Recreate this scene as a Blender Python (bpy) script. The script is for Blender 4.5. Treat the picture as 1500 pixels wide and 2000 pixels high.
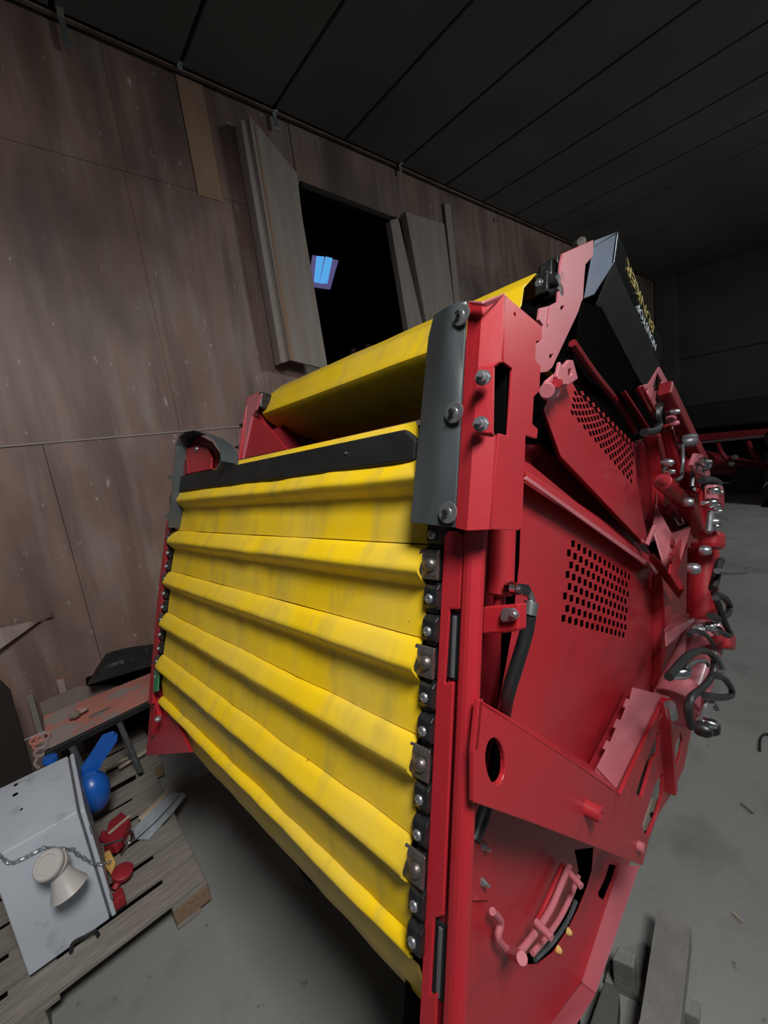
import bpy, bmesh, math, random
from mathutils import Vector, Matrix, noise
from mathutils.geometry import tessellate_polygon
random.seed(7)
S = bpy.context.scene
COL = S.collection
for o in list(bpy.data.objects): bpy.data.objects.remove(o)

# ------------------------------------------------------------------ camera
F = 811.14; H = 1.9                       # focal length in px of a 1500x2000 frame, eye height
AW = Vector((0.73980209, -0.21249635, 0.63838716))    # along the wall   (image x right, y down, z forward)
AC = Vector((-0.65828984, -0.03245091, 0.75206478))   # towards the wall
AD = Vector((0.13909477, 0.97662288, 0.16389143))     # down
def c2w(v): return Vector((v.dot(AW), v.dot(AC), -v.dot(AD)))
cam_d = bpy.data.cameras.new('camera'); cam = bpy.data.objects.new('camera', cam_d); COL.objects.link(cam)
cam_d.sensor_fit = 'VERTICAL'; cam_d.sensor_height = 24; cam_d.lens = 24 * F / 2000
cam_d.clip_start = .02; cam_d.clip_end = 100
R = Matrix((c2w(Vector((1,0,0))), c2w(Vector((0,-1,0))), c2w(Vector((0,0,-1))))).transposed()
cam.matrix_world = Matrix.Translation((0,0,H)) @ R.to_4x4()
S.camera = cam
# ------------------------------------------------------------------ light
S.view_settings.view_transform = 'Standard'; S.view_settings.look = 'None'
S.view_settings.gamma = 1; S.view_settings.use_curve_mapping = False
S.view_settings.exposure = -0.12
w = bpy.data.worlds.new('world'); S.world = w; w.use_nodes = True
w.node_tree.nodes['Background'].inputs[0].default_value = (.75,.85,1,1)
w.node_tree.nodes['Background'].inputs[1].default_value = .13
def lamp(name, loc, aim, power, sx, sy, col=(1,1,1), spread=math.pi):
    d = bpy.data.lights.new(name, 'AREA'); d.energy = power; d.shape = 'RECTANGLE'; d.size = sx; d.size_y = sy
    d.color = col; d.spread = spread
    o = bpy.data.objects.new(name, d); COL.objects.link(o); o.location = loc
    o.rotation_euler = (Vector(aim) - Vector(loc)).to_track_quat('-Z','Y').to_euler()
    return o
lamp('hall_lamp', (.0,-1.0,3.9), (.15,1.2,1.0), 64, .8, .8, (1,.98,.95), math.radians(128))
lamp('far_fill_light', (7.5,-3.5,4.6), (6.5,-1,0), 150, 1.2, .3, (.95,1,.97), math.radians(170))  # unseen fill, added to brighten the far floor and implements

# ------------------------------------------------------------------ frames
def ray(u, v): return c2w(Vector((u-750, v-1000, F)))
EYE = Vector((0,0,H))
def wp(u, v, x=None, y=None, z=None):      # pixel -> world point on a world plane
    r = ray(u, v)
    t = x/r.x if x is not None else y/r.y if y is not None else (z-H)/r.z
    return EYE + r*t
def orth():
    mx = Vector((-790,15,811.14)).normalized()
    p = Vector((-.058,1,-.075)); p = (p - mx*p.dot(mx)).normalized(); mz = -p
    my = mz.cross(mx)
    if my.z < 0: my = -my
    return my, mx, mz
my, mx, mz = orth()
OC = Vector(((810-750)/F, (905-1000)/F, 1))*.78082
MO = EYE + c2w(OC)
MR = Matrix((c2w(my), c2w(mx), c2w(mz))).transposed()      # machine axes: a = into the hall, b = across the belt, c = up the post
MM = Matrix.Translation(MO) @ MR.to_4x4()
MI = MM.inverted()
EL = MI @ EYE
def P(u, v, a=None, b=None, c=None):       # pixel -> machine point on a machine plane
    r = MR.transposed() @ ray(u, v)
    i, k = (0,a) if a is not None else (1,b) if b is not None else (2,c)
    return EL + r*((k-EL[i])/r[i])
def PB(pts, b): return [P(u,v,b=b) for u,v in pts]
def PA(pts, a): return [P(u,v,a=a) for u,v in pts]

# ------------------------------------------------------------------ materials
def mat(name, col, rough=.5, metal=0, col2=None, scale=8, mix=(.35,.7), bump=0, bscale=60, spec=.5, stretch=(1,1,1), coat=0, emit=None, detail=5):
    m = bpy.data.materials.new(name); m.use_nodes = True; n = m.node_tree; b = n.nodes['Principled BSDF']
    b.inputs['Base Color'].default_value = (*col,1); b.inputs['Roughness'].default_value = rough
    b.inputs['Metallic'].default_value = metal; b.inputs['Specular IOR Level'].default_value = spec
    b.inputs['Coat Weight'].default_value = coat; b.inputs['Coat Roughness'].default_value = .15
    tc = n.nodes.new('ShaderNodeTexCoord'); mp = n.nodes.new('ShaderNodeMapping'); mp.inputs['Scale'].default_value = stretch
    n.links.new(tc.outputs['Object'], mp.inputs[0])
    if col2:
        t = n.nodes.new('ShaderNodeTexNoise'); t.inputs['Scale'].default_value = scale; t.inputs['Detail'].default_value = detail
        n.links.new(mp.outputs[0], t.inputs[0])
        r = n.nodes.new('ShaderNodeValToRGB'); r.color_ramp.elements[0].position = mix[0]; r.color_ramp.elements[1].position = mix[1]
        r.color_ramp.elements[0].color = (*col,1); r.color_ramp.elements[1].color = (*col2,1)
        n.links.new(t.outputs[0], r.inputs[0]); n.links.new(r.outputs[0], b.inputs['Base Color'])
        m['ramp'] = r.name
    if bump:
        t = n.nodes.new('ShaderNodeTexNoise'); t.inputs['Scale'].default_value = bscale; t.inputs['Detail'].default_value = 6
        n.links.new(mp.outputs[0], t.inputs[0])
        k = n.nodes.new('ShaderNodeBump'); k.inputs['Strength'].default_value = bump; k.inputs['Distance'].default_value = .01
        n.links.new(t.outputs[0], k.inputs['Height']); n.links.new(k.outputs[0], b.inputs['Normal'])
    if emit:
        b.inputs['Emission Color'].default_value = (*emit[0],1); b.inputs['Emission Strength'].default_value = emit[1]
    return m
def speckle(m, col, scale, thr, stretch=(1,1,1), seed=0):
    """adds scattered marks of a second colour on top of what the material has"""
    n = m.node_tree; b = n.nodes['Principled BSDF']; tc = [x for x in n.nodes if x.type=='TEX_COORD'][0]
    mp = n.nodes.new('ShaderNodeMapping'); mp.inputs['Scale'].default_value = stretch; mp.inputs['Location'].default_value = (seed,seed*2,seed*3)
    n.links.new(tc.outputs['Object'], mp.inputs[0])
    t = n.nodes.new('ShaderNodeTexNoise'); t.inputs['Scale'].default_value = scale; t.inputs['Detail'].default_value = 3
    n.links.new(mp.outputs[0], t.inputs[0])
    r = n.nodes.new('ShaderNodeValToRGB'); r.color_ramp.elements[0].position = thr[0]; r.color_ramp.elements[1].position = thr[1]
    r.color_ramp.elements[1].color = (thr[2],)*3+(1,)
    n.links.new(t.outputs[0], r.inputs[0])
    mx_ = n.nodes.new('ShaderNodeMix'); mx_.data_type = 'RGBA'
    n.links.new(r.outputs[0], mx_.inputs['Factor'])
    src = b.inputs['Base Color'].links
    if src: n.links.new(src[0].from_socket, mx_.inputs['A'])
    else: mx_.inputs['A'].default_value = b.inputs['Base Color'].default_value
    mx_.inputs['B'].default_value = (*col,1)
    n.links.new(mx_.outputs['Result'], b.inputs['Base Color'])
    return m
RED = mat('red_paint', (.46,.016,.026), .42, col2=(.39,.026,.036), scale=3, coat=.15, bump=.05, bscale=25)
REDD = mat('dark_and_shaded_red', (.20,.01,.018), .45, col2=(.28,.012,.02), scale=6)  # darker copy of the red, also carries painted shade in recesses
PINK = mat('dusty_glare_red_paint', (.50,.14,.17), .42, col2=(.55,.17,.20), scale=5, coat=.3)  # pale tint is grazing-light reflection put into the colour, plus dust
YEL = mat('yellow_belt', (.86,.575,.008), .38, col2=(.74,.53,.07), scale=5, stretch=(1,1,.6), bump=.12, bscale=14, mix=(.4,.75))
speckle(YEL, (.58,.42,.06), 7, (.52,.72,.75), (1,2.5,.7), 3)
speckle(YEL, (.08,.06,.02), 60, (.74,.78,.8), (1,1,1), 9)
BLK = mat('black_rubber', (.010,.011,.011), .5, col2=(.017,.019,.019), scale=9, bump=.08, bscale=18)
FLAP = mat('grey_black_flap', (.045,.055,.06), .42, col2=(.06,.072,.075), scale=5, bump=.15, bscale=9)
GLOSS = mat('gloss_black', (.012,.014,.016), .16, coat=.6, bump=.06, bscale=7)
VOID = mat('deep_shade_black', (.004,.0035,.0035), 1, spec=.0)  # near-black without sheen, stands in for deep shade
CHAIN = mat('chain_steel', (.035,.037,.04), .35, .7, col2=(.07,.07,.07), scale=40, bump=.2, bscale=80)
WORN = mat('worn_steel', (.16,.14,.13), .38, .75, col2=(.24,.22,.2), scale=30, bump=.25, bscale=50)
ZINC = mat('zinc', (.55,.57,.6), .3, .85, col2=(.4,.42,.45), scale=50)
CHROME = mat('bright_steel', (.7,.72,.74), .18, 1)
HOSE = mat('rubber_hose', (.014,.015,.016), .45)
GREY = mat('grey_pipe', (.14,.15,.16), .4, .5, col2=(.2,.21,.22), scale=20)
WALLM = mat('brown_film_plywood', (.215,.125,.098), .5, col2=(.33,.22,.18), scale=1.6, stretch=(1.6,1,.55), mix=(.3,.72), bump=.12, bscale=12)
speckle(WALLM, (.30,.28,.265), 2.2, (.52,.75,.55), (1,1,.8), 5)
speckle(WALLM, (.115,.078,.066), 2.6, (.46,.68,.6), (3.2,1,.3), 17)
speckle(WALLM, (.33,.27,.235), 3.4, (.55,.72,.6), (2.6,1,.3), 23)
speckle(WALLM, (.55,.5,.46), 26, (.69,.76,.75), (1,1,.4), 2)
speckle(WALLM, (.10,.066,.056), 1.7, (.48,.70,.85), (1,1,.5), 11)
WALLB = mat('bare_brown_plywood', (.36,.22,.14), .65, col2=(.28,.18,.13), scale=3, stretch=(2,1,.5))
speckle(WALLB, (.34,.28,.22), 26, (.7,.78,.7), (1,1,.4), 4)
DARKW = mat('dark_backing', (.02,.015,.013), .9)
CEIL = mat('grey_ceiling_sheet', (.16,.16,.152), .75, col2=(.12,.12,.115), scale=1.1, bump=.05, bscale=20)
CONC = mat('concrete_floor', (.21,.215,.208), .82, col2=(.27,.275,.265), scale=1.3, bump=.2, bscale=35)
speckle(CONC, (.12,.12,.115), 3.3, (.55,.75,.6), (1,1,1), 2)
speckle(CONC, (.07,.07,.07), 19, (.68,.76,.7), (1,1,1), 7)
CONCW = mat('concrete_wall', (.09,.09,.083), .85, col2=(.06,.06,.055), scale=.8, stretch=(1,1,1.5), bump=.1)
GWOOD = mat('grey_timber', (.17,.165,.155), .8, col2=(.22,.215,.2), scale=4, stretch=(3,3,3), bump=.3, bscale=25)
WOOD = mat('weathered_wood', (.20,.18,.155), .75, col2=(.30,.27,.235), scale=5, stretch=(1.5,14,14), bump=.3, bscale=30)
WOODV = mat('grey_plank', (.31,.245,.215), .65, col2=(.37,.33,.295), scale=2, stretch=(6,6,.5), bump=.25, bscale=20)
BLOCKW = mat('chip_block', (.28,.18,.11), .8, col2=(.18,.12,.08), scale=60, bump=.4, bscale=90)
STICK = mat('pale_wood', (.5,.42,.31), .6, col2=(.36,.29,.2), scale=12)
CAB = mat('light_grey_enamel', (.50,.55,.62), .42, col2=(.57,.62,.69), scale=4, bump=.05, bscale=8)
speckle(CAB, (.26,.29,.33), 9, (.62,.72,.5), (1,1,1), 3)
CREAM = mat('cream_plastic', (.52,.49,.47), .4)
BLUE = mat('blue_plastic', (.012,.12,.52), .35, coat=.2)
PINKB = mat('faded_pink_board', (.60,.24,.19), .6, col2=(.50,.20,.16), scale=4, bump=.1)
speckle(PINKB, (.33,.31,.30), 6, (.50,.56,.85), (1,1,1), 6)
CARD = mat('old_cardboard', (.25,.2,.17), .85, col2=(.19,.155,.13), scale=5)
TARP = mat('black_tarpaulin', (.015,.017,.02), .45, bump=.5, bscale=9)
GLASSP = mat('dusty_glass_sheet', (.42,.47,.52), .25, col2=(.3,.33,.36), scale=18, coat=.4)
REDP = mat('red_plastic', (.36,.02,.03), .45, col2=(.25,.02,.03), scale=12)
YELP = mat('amber_plastic', (.75,.45,.14), .5)
WHITEL = mat('white_lettering', (.75,.82,.9), .5)
GOLDL = mat('gold_lettering', (.62,.52,.16), .4)
SKYW = mat('daylit_blue_pane', (.1,.4,.8), .4, emit=((.10,.42,.86),1.0))
LILAC = mat('glowing_lilac_frame', (.35,.3,.5), .5, emit=((.20,.17,.42),.5))  # frame glows by emission, brightness put into its colour
TYRE = mat('tyre_rubber', (.05,.055,.05), .85, bump=.3, bscale=30)
DREDM = mat('old_red_machine_paint', (.34,.02,.035), .5, col2=(.18,.012,.02), scale=3)
PLASTIC_G = mat('green_guide', (.05,.25,.12), .5)

# ------------------------------------------------------------------ mesh helpers
class MB:
    def __init__(s): s.v=[]; s.f=[]; s.sm=[]
    def add(s, vs, fs, smooth=False):
        k=len(s.v); s.v += [Vector(v) for v in vs]; s.f += [[i+k for i in f] for f in fs]; s.sm += [smooth]*len(fs); return s
    def prism(s, pts, ext, holes=()):
        loops=[[Vector(p) for p in pts]]+[[Vector(p) for p in h] for h in holes]
        ext=Vector(ext); flat=[p for l in loops for p in l]; n=len(flat)
        if len(pts)<5 and not holes: tr=[tuple(range(len(pts)))]
        else: tr=[tuple(t) for t in tessellate_polygon(loops)]
        fs=[list(t) for t in tr]+[[i+n for i in reversed(t)] for t in tr]
        k=0
        for l in loops:
            m=len(l)
            for i in range(m): a,b=k+i,k+(i+1)%m; fs.append([a,a+n,b+n,b])
            k+=m
        return s.add(flat+[p+ext for p in flat], fs)
    def box(s, lo, hi, M=None):
        x0,y0,z0=lo; x1,y1,z1=hi
        vs=[Vector(p) for p in ((x0,y0,z0),(x1,y0,z0),(x1,y1,z0),(x0,y1,z0),(x0,y0,z1),(x1,y0,z1),(x1,y1,z1),(x0,y1,z1))]
        if M: vs=[M@v for v in vs]
        return s.add(vs,[[0,3,2,1],[4,5,6,7],[0,1,5,4],[1,2,6,5],[2,3,7,6],[3,0,4,7]])
    def rings(s, rings, cap=True, smooth=True):
        n=len(rings[0]); vs=[p for r in rings for p in r]; fs=[]
        for i in range(len(rings)-1):
            for j in range(n):
                a=i*n+j; b=i*n+(j+1)%n; fs.append([a,b,b+n,a+n])
        s.add(vs,fs,smooth)
        if cap: s.add(rings[0],[list(range(n))[::-1]]); s.add(rings[-1],[list(range(n))])
        return s
    def lathe(s, p0, axis, prof, seg=20, cap=True):   # prof: (distance along axis, radius)
        ax=Vector(axis).normalized(); u=ax.orthogonal().normalized(); w_=ax.cross(u); p0=Vector(p0)
        return s.rings([[p0+ax*h+(u*math.cos(2*math.pi*j/seg)+w_*math.sin(2*math.pi*j/seg))*max(r,.0003) for j in range(seg)] for h,r in prof],cap)
    def cyl(s, p0, p1, r, seg=16, r1=None):
        d=Vector(p1)-Vector(p0); return s.lathe(p0,d,[(0,r),(d.length,r if r1 is None else r1)],seg)
    def tube(s, pts, r, seg=8, smoothpts=True, cap=True):
        pts=[Vector(p) for p in pts]
        if smoothpts and len(pts)>2:
            q=[]
            e=[2*pts[0]-pts[1]]+pts+[2*pts[-1]-pts[-2]]
            for i in range(1,len(e)-2):
                for k in range(6):
                    t=k/6; p0,p1,p2,p3=e[i-1:i+3]
                    q.append(.5*((2*p1)+(p2-p0)*t+(2*p0-5*p1+4*p2-p3)*t*t+(3*p1-p0-3*p2+p3)*t**3))
            pts=q+[pts[-1]]
        rg=[]; u=None
        for i,p in enumerate(pts):
            d=(pts[min(i+1,len(pts)-1)]-pts[max(i-1,0)]).normalized()
            if u is None: u=d.orthogonal().normalized()
            u=(u-d*u.dot(d)).normalized(); w_=d.cross(u)
            rg.append([p+(u*math.cos(2*math.pi*j/seg)+w_*math.sin(2*math.pi*j/seg))*r for j in range(seg)])
        return s.rings(rg,cap)
    def sheet(s, grid, th):          # grid of points [i][j], thickness vector
        th=Vector(th); n=len(grid); m=len(grid[0]); flat=[Vector(p) for r in grid for p in r]; N=n*m
        fs=[]
        for i in range(n-1):
            for j in range(m-1):
                a=i*m+j; fs.append([a,a+1,a+m+1,a+m]); fs.append([N+a,N+a+m,N+a+m+1,N+a+1])
        rim=[i*m for i in range(n)]+[(n-1)*m+j for j in range(1,m)]+[i*m+m-1 for i in range(n-2,-1,-1)]+[j for j in range(m-2,0,-1)]
        for k in range(len(rim)): a,b=rim[k],rim[(k+1)%len(rim)]; fs.append([a,b,b+N,a+N])
        return s.add(flat+[p+th for p in flat],fs,True)
    def build(s, name, material, parent=None, bevel=0, origin=None, label=None, seg=2, angle=35):
        me=bpy.data.meshes.new(name); og=Vector(origin) if origin is not None else Vector()
        me.from_pydata([tuple(v-og) for v in s.v],[],s.f); me.validate()
        bm=bmesh.new(); bm.from_mesh(me); bmesh.ops.remove_doubles(bm,verts=bm.verts,dist=1e-5)
        bmesh.ops.recalc_face_normals(bm,faces=bm.faces); bm.to_mesh(me); bm.free()
        if any(s.sm):
            for p in me.polygons: p.use_smooth=True
            try: me.set_sharp_from_angle(angle=math.radians(angle))
            except Exception: pass
        me.materials.append(material)
        o=bpy.data.objects.new(name,me); COL.objects.link(o)
        o.location=og
        if parent: o.parent=parent
        if bevel:
            b=o.modifiers.new('bevel','BEVEL'); b.width=bevel; b.segments=seg; b.limit_method='ANGLE'; b.angle_limit=math.radians(40)
        if label: o['label']=label
        return o
def tag(o,label,cat,group=None,kind=None):
    o['label']=label; o['category']=cat
    if group:o['group']=group
    if kind:o['kind']=kind
    return o
def thing(name,loc,label,cat,group=None,M=None):
    o=bpy.data.objects.new(name,None); COL.objects.link(o); o.empty_display_size=.05
    if M: o.matrix_world=M
    else: o.location=loc
    return tag(o,label,cat,group)
def struct(o): o['kind']='structure'; return o
def copy(o,parent,loc=None,mat4=None):
    c=o.copy(); COL.objects.link(c); c.parent=parent
    if loc is not None: c.location=loc
    if mat4 is not None: c.matrix_local=mat4
    return c
def T(*a): return Vector(a)

# ================================================================== the room
D = 3.5                                      # the plywood wall stands at y = D
ZC = H + .852*D                              # ceiling height
XB = 13.0
fl = MB(); fl.box((-7,-9,-.2),(XB,12,0)); struct(fl.build('floor',CONC))

wl = bpy.data.objects.new('wall_left',None); COL.objects.link(wl); wl.location=(0,D,0); struct(wl)
h0,h1,hz0,hz1 = .716*D, 1.078*D, .05*D+H, .698*D+H
bk = MB()                                     # backing round the hatch
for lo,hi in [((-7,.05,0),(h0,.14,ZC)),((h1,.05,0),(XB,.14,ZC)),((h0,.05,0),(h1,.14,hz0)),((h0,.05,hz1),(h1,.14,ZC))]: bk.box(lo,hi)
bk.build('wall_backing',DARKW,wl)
def sheetrow(z0,z1,xs,skip=()):
    for i in range(len(xs)-1):
        if i in skip: continue
        g=.0012; t=random.uniform(-.002,.002)
        m=MB().box((xs[i]*D+g,.02+t,z0+g),(xs[i+1]*D-g,.05,z1-g))
        m.build('plywood_sheet',WALLM,wl,.0015)
z1_,z2_,z3_ = H+.088*D, H+.612*D, H+.842*D
sheetrow(0,z1_,[-2,-1.3,-.62,.05,.42,.80,1.18,1.56,1.94,2.32,2.7,3.08,3.7])
sheetrow(z1_,z2_,[-2,-1.3,-.62,-.1,.295,.52,.716]); sheetrow(z1_,z2_,[1.078,1.30,1.68,2.06,2.44,2.82,3.2,3.7])
MB().box((h0+.004,.02,z1_+.004),(h1-.004,.05,hz0)).build('plywood_sheet',WALLM,wl,.003)
MB().box((h0+.004,.016,hz1),(h1-.004,.05,z3_)).build('plywood_sheet',WALLM,wl,.003)
sheetrow(z2_,z3_,[-2,-1.3,-.62,-.1,.302,.44]); sheetrow(z2_,z3_,[.50,.716]); sheetrow(z2_,z3_,[1.078,1.30,1.68,2.06,2.44,2.82,3.2,3.7])
MB().box((.44*D+.004,.012,z2_-.03),(.50*D-.004,.05,z3_)).build('plywood_strip',WALLB,wl,.003,label='lighter brown plywood strip')
MB().box((-2*D,.008,z1_-.010),(.716*D,.019,z1_+.002)).build('wall_batten',mat('dusty_batten',(.34,.29,.27),.7),wl,.002)
# battered peeling corner low on the wall
g=[]
for i in range(9):
    r=[]
    for j in range(5):
        t=i/8; q=j/4
        p=wp(-30+t*132,1232-28*t-q*(10*t)+q*(52*(1-t)),y=D-.004)
        r.append(T(p.x,p.y-D-.05*q*(1-t)-.01,p.z))
    g.append(r)
MB().sheet(g,(0,-.006,0)).build('peeled_veneer',WALLM,wl,label='loose veneer peeling from the sheet')
# dark slot and strip under the ceiling
MB().box((-7,.03,z3_),(XB,.05,z3_+.03)).build('joint_gap',DARKW,wl)
t=MB().box((-7,D-.01,z3_+.022),(XB,D+.02,ZC)); o=t.build('trim_1',WALLM); struct(o)

cl = bpy.data.objects.new('ceiling',None); COL.objects.link(cl); cl.location=(0,0,ZC); struct(cl)
MB().box((-7,-9,.05),(XB,D+.14,.12)).build('ceiling_backing',DARKW,cl)
xs=[.45+.2215*i for i in range(-11,16)]
base=None
for i in range(len(xs)-1):
    o=MB().box((xs[i]*D+.016,-9,0),(xs[i+1]*D-.016,D-.03,.05)).build('ceiling_panel',CEIL,cl,.004)
for (u,v,l) in [(112,2,.20),(351,132,.03),(538,236,.12),(781,322,.10),(972,428,.06)]:
    p=wp(u,v,y=D-.03); q=MB()
    q.box((-.02,-.005,-l*.5),(.02,.0,l*.5)); q.box((-.02,-.04,l*.5-.004),(.02,0,l*.5))
    o=q.build('ceiling_bracket',ZINC,None,.001); o.location=p
    o.location.z=min(p.z,ZC-l*.5-.002)
    tag(o,{112:'grey metal hanger strip at the top left corner of the wall',351:'tiny bracket at the second ceiling joint above the brown wall',538:'pale bracket above the leaning grey plank, under the ceiling',781:'bracket on the wall top above the dark hatch',972:'small pale bracket right of the hatch under the ceiling'}[u],'bracket')
wb = MB().box((XB,-9,0),(XB+.2,D+.14,ZC)); struct(wb.build('wall_back',CONCW))
cb = MB()
for i,(z0,z1,dx) in enumerate([(0,1.15,.10),(2.9,3.1,.06)]): cb.box((XB-dx,-6,z0),(XB,D-.1,z1))
struct(cb.build('trim_2',CONCW,None,.01))
struct(MB().box((XB-.35,D-.42,0),(XB,D,ZC)).build('trim_3',CONCW,None,.01))

# ---- dark room behind the hatch
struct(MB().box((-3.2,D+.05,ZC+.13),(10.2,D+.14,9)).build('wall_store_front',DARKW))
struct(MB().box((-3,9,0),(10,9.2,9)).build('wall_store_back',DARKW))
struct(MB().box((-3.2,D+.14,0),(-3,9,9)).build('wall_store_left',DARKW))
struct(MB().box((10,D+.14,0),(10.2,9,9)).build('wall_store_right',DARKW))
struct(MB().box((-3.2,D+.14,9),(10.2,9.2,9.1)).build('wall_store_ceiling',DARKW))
wn=bpy.data.objects.new('window_1',None); COL.objects.link(wn); wn.location=(0,8.99,0); struct(wn)
def wq(pts,dy,th,name,m):
    q=[wp(u,v,y=8.99) for u,v in pts]; q=[T(p.x,dy,p.z) for p in q]
    return MB().prism(q,(0,th,0)).build(name,m,wn)
wq([(609,500),(659,510),(643,566),(600,560)],-.02,-.03,'window_frame',LILAC)
wq([(616,502),(631,503),(621,554),(611,552)],-.05,-.01,'pane',SKYW)
wq([(634,503),(647,506),(637,555),(622,555)],-.05,-.01,'pane',SKYW)
for (u,v,s,l) in [(716,672,.16,'pale sack standing upright in the dark room behind the hatch'),(690,692,.12,'small rounded sack low in the dark hatch opening')]:
    p=wp(u,v,y=5.2); m=MB().lathe((0,0,-s*1.6),(0.1,0,1),[(0,s*.5),(.1*s,s*.62),(s,s*.6),(1.9*s,s*.35),(2.1*s,s*.1)],14)
    o=m.build('sack',CARD); o.location=(p.x,p.y,wp(690,706,y=5.2).z-.058+s*1.6+.012); tag(o,l,'sack')
p=wp(690,706,y=5.2); MB_sh=MB().box((-.5,-.5,-p.z+.06),(1.6,.6,0))
o=MB_sh.build('storage_crate',DARKW); o.location=(p.x,p.y,p.z-.06); tag(o,'dark stacked crate block inside the room behind the hatch','crate')

# ---- hatch jambs / planks
def wall_poly(name,pix,y0,th,m,label,cat,bev=.006):
    q=[wp(u,v,y=y0) for u,v in pix]; o0=q[0].copy()
    mb=MB().prism(q,(0,th,0)); o=mb.build(name,m,None,bev,origin=o0); tag(o,label,cat); return o
# leaning left plank: a deep box beam, front face + visible left edge
sp=thing('hatch_plank',wp(475,235,y=D-.16),'long grey box plank leaning on the left edge of the dark wall hatch','plank')
o0=sp.location
fr=[wp(u,v,y=D-.17) for u,v in [(486,227),(505,245),(580,338),(590,420),(641,722),(566,703)]]
MB().prism([p-o0 for p in fr],(0,.03,0)).build('front_board',WOODV,sp,.003)
sd=[wp(u,v,y=D-.14) for u,v in [(470,236),(486,227),(568,704),(549,709)]]
MB().prism([p-o0 for p in sd],(0,.115,0)).build('side_board',WOODV,sp,.003)
MB().prism([p-o0 for p in [wp(u,v,y=D-.175) for u,v in [(496,240),(500,240),(574,704),(568,704)]]],(0,.03,0)).build('edge_lip',WALLB,sp,.002,label='orange-brown worn edge')
# right jamb and right plank
jm=wall_poly('hatch_jamb',[(762,430),(778,425),(832,660),(800,660)],D-.09,.08,WOODV,'narrow grey post along the right edge of the dark wall hatch','post')
rp=wall_poly('wall_plank',[(792,412),(868,436),(893,640),(838,660)],D-.12,.10,WOODV,'broad grey upright plank fixed right of the wall hatch','plank',.01)
lt=wall_poly('hatch_lintel',[(586,352),(772,424),(768,432),(592,366)],D-.03,.03,DARKW,'dark strip along the top edge of the wall hatch','board')
nar=wall_poly('wall_batten',[(868,396),(880,400),(905,640),(893,640)],D-.02,.03,WOODV,'thin upright batten right of the broad grey plank','batten')

# ================================================================== the machine
mac = thing('receiving_hopper',None,'big red receiving hopper with a ribbed yellow conveyor belt facing front','farm machine',M=MM)
mac_parts=[]
def part(mb,name,m,bev=.0015,parent=mac,label=None,**k):
    return mb.build(name,m,parent,bev,label=label,**k)
def plateB(name,pix,b,th,m=RED,holes=(),bev=.0015,label=None,parent=mac):
    return part(MB().prism(PB(pix,b),(0,th,0),[PB(h,b) for h in holes]),name,m,bev,parent,label)
BW=1.30; PITCH=.1645
# ---- belt: one slat per pitch
def slatmesh(k,ztop,n=46,prof=None):
    prof=prof or [(0,0,0),(-.007,0,-.003),(-.014,0,-.012),(-.026,0,-.036),(-.029,0,-.043),(-.0275,0,-.050),(-.015,0,-.062),(-.002,0,-.071),(.003,0,-.076),(.002,0,-.11),(.014 if k==4 else 0,0,-PITCH+.002)]
    g=[]
    for i in range(n+1):
        b=-.043+(BW+.035)*i/n; row=[]
        for (a,_,c) in prof:
            w1=noise.noise(Vector((b*7,c*9+k*3.1,k)))*.004+noise.noise(Vector((b*19,c*20,k*2.)))*.0018
            if k==1: w1+= .005*math.exp(-((b-.55)/.03)**2)*(1 if -.06<c<-.01 else 0)
            row.append(T(a+w1,b,ztop+c+noise.noise(Vector((b*4,k*5.,1)))*.0016))
        g.append(row)
    return MB().sheet(g,(.006,0,0))
for k in range(5):
    part(slatmesh(k,.013-PITCH*k),'belt_flight',YEL,0,angle=50)
part(slatmesh(5,.013-PITCH*5,prof=[(.014,0,0),(.009,0,-.003),(.003,0,-.008),(-.003,0,-.017),(-.003,0,-.022),(.001,0,-.027),(.010,0,-.032),(.02,0,-.038)]),'belt_flight',YEL,0,angle=50)
print('BOT',P(345,1432,b=1.28),P(345,1432,a=.06),P(815,1970,b=-.04),P(815,1970,a=.06),P(349,1416,b=1.28))
zb=.013-PITCH*5-.078    # belt curls under the bottom roller below here
zb=0; pr=[(.018,0,-.845),(.028,0,-.868),(.054,0,-.93),(.072,0,-.965),(.080,0,-.972),(.12,0,-.975),(.35,0,-.93)]
o=slatmesh(6,zb-.0,prof=pr); part(o,'belt_underside',YEL,0,angle=50)
part(MB().cyl((.14,-.0,-.89),(.14,BW-.03,-.89),.07,24),'bottom_roller',VOID,0)
part(MB().box((.03,-.02,-.80),(.05,BW-.03,.03)),'belt_backing',VOID,0)
# upper belt turning over the head roller
A1,B1=P(530,769,b=BW),P(513,806,b=BW)
prof=[(B1.x+.30,0,B1.z-.085),(B1.x+.16,0,B1.z-.075),(B1.x+.02,0,B1.z-.028),(B1.x,0,B1.z-.006),(B1.x+.0,0,B1.z+.004),(B1.x+.010,0,B1.z+.034),(B1.x+.014,0,B1.z+.037),(A1.x-.012,0,A1.z-.012),(A1.x,0,A1.z),(A1.x+.05,0,A1.z+.055),(A1.x+.12,0,A1.z+.07),(A1.x+.3,0,A1.z+.03)]
g=[[T(a+noise.noise(Vector((b*6,c*8,7)))*.003,b,c) for a,_,c in prof] for b in [-.01+(BW+.01)*i/40 for i in range(41)]]
part(MB().sheet(g,(.006,0,0)),'head_belt',YEL,0,angle=40)
part(MB().cyl((A1.x+.16,-.02,A1.z-.06),(A1.x+.16,BW+.02,A1.z-.06),.10,24),'head_roller',VOID,0)
# inside floor of the elevator between the two belts
q=[T(.07,-.0,.10),T(.07,BW,.10),T(.62,BW,.30),T(.62,0,.30)]
part(MB().prism(q,(.02,0,-.02)),'inner_chute',VOID,0)
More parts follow.
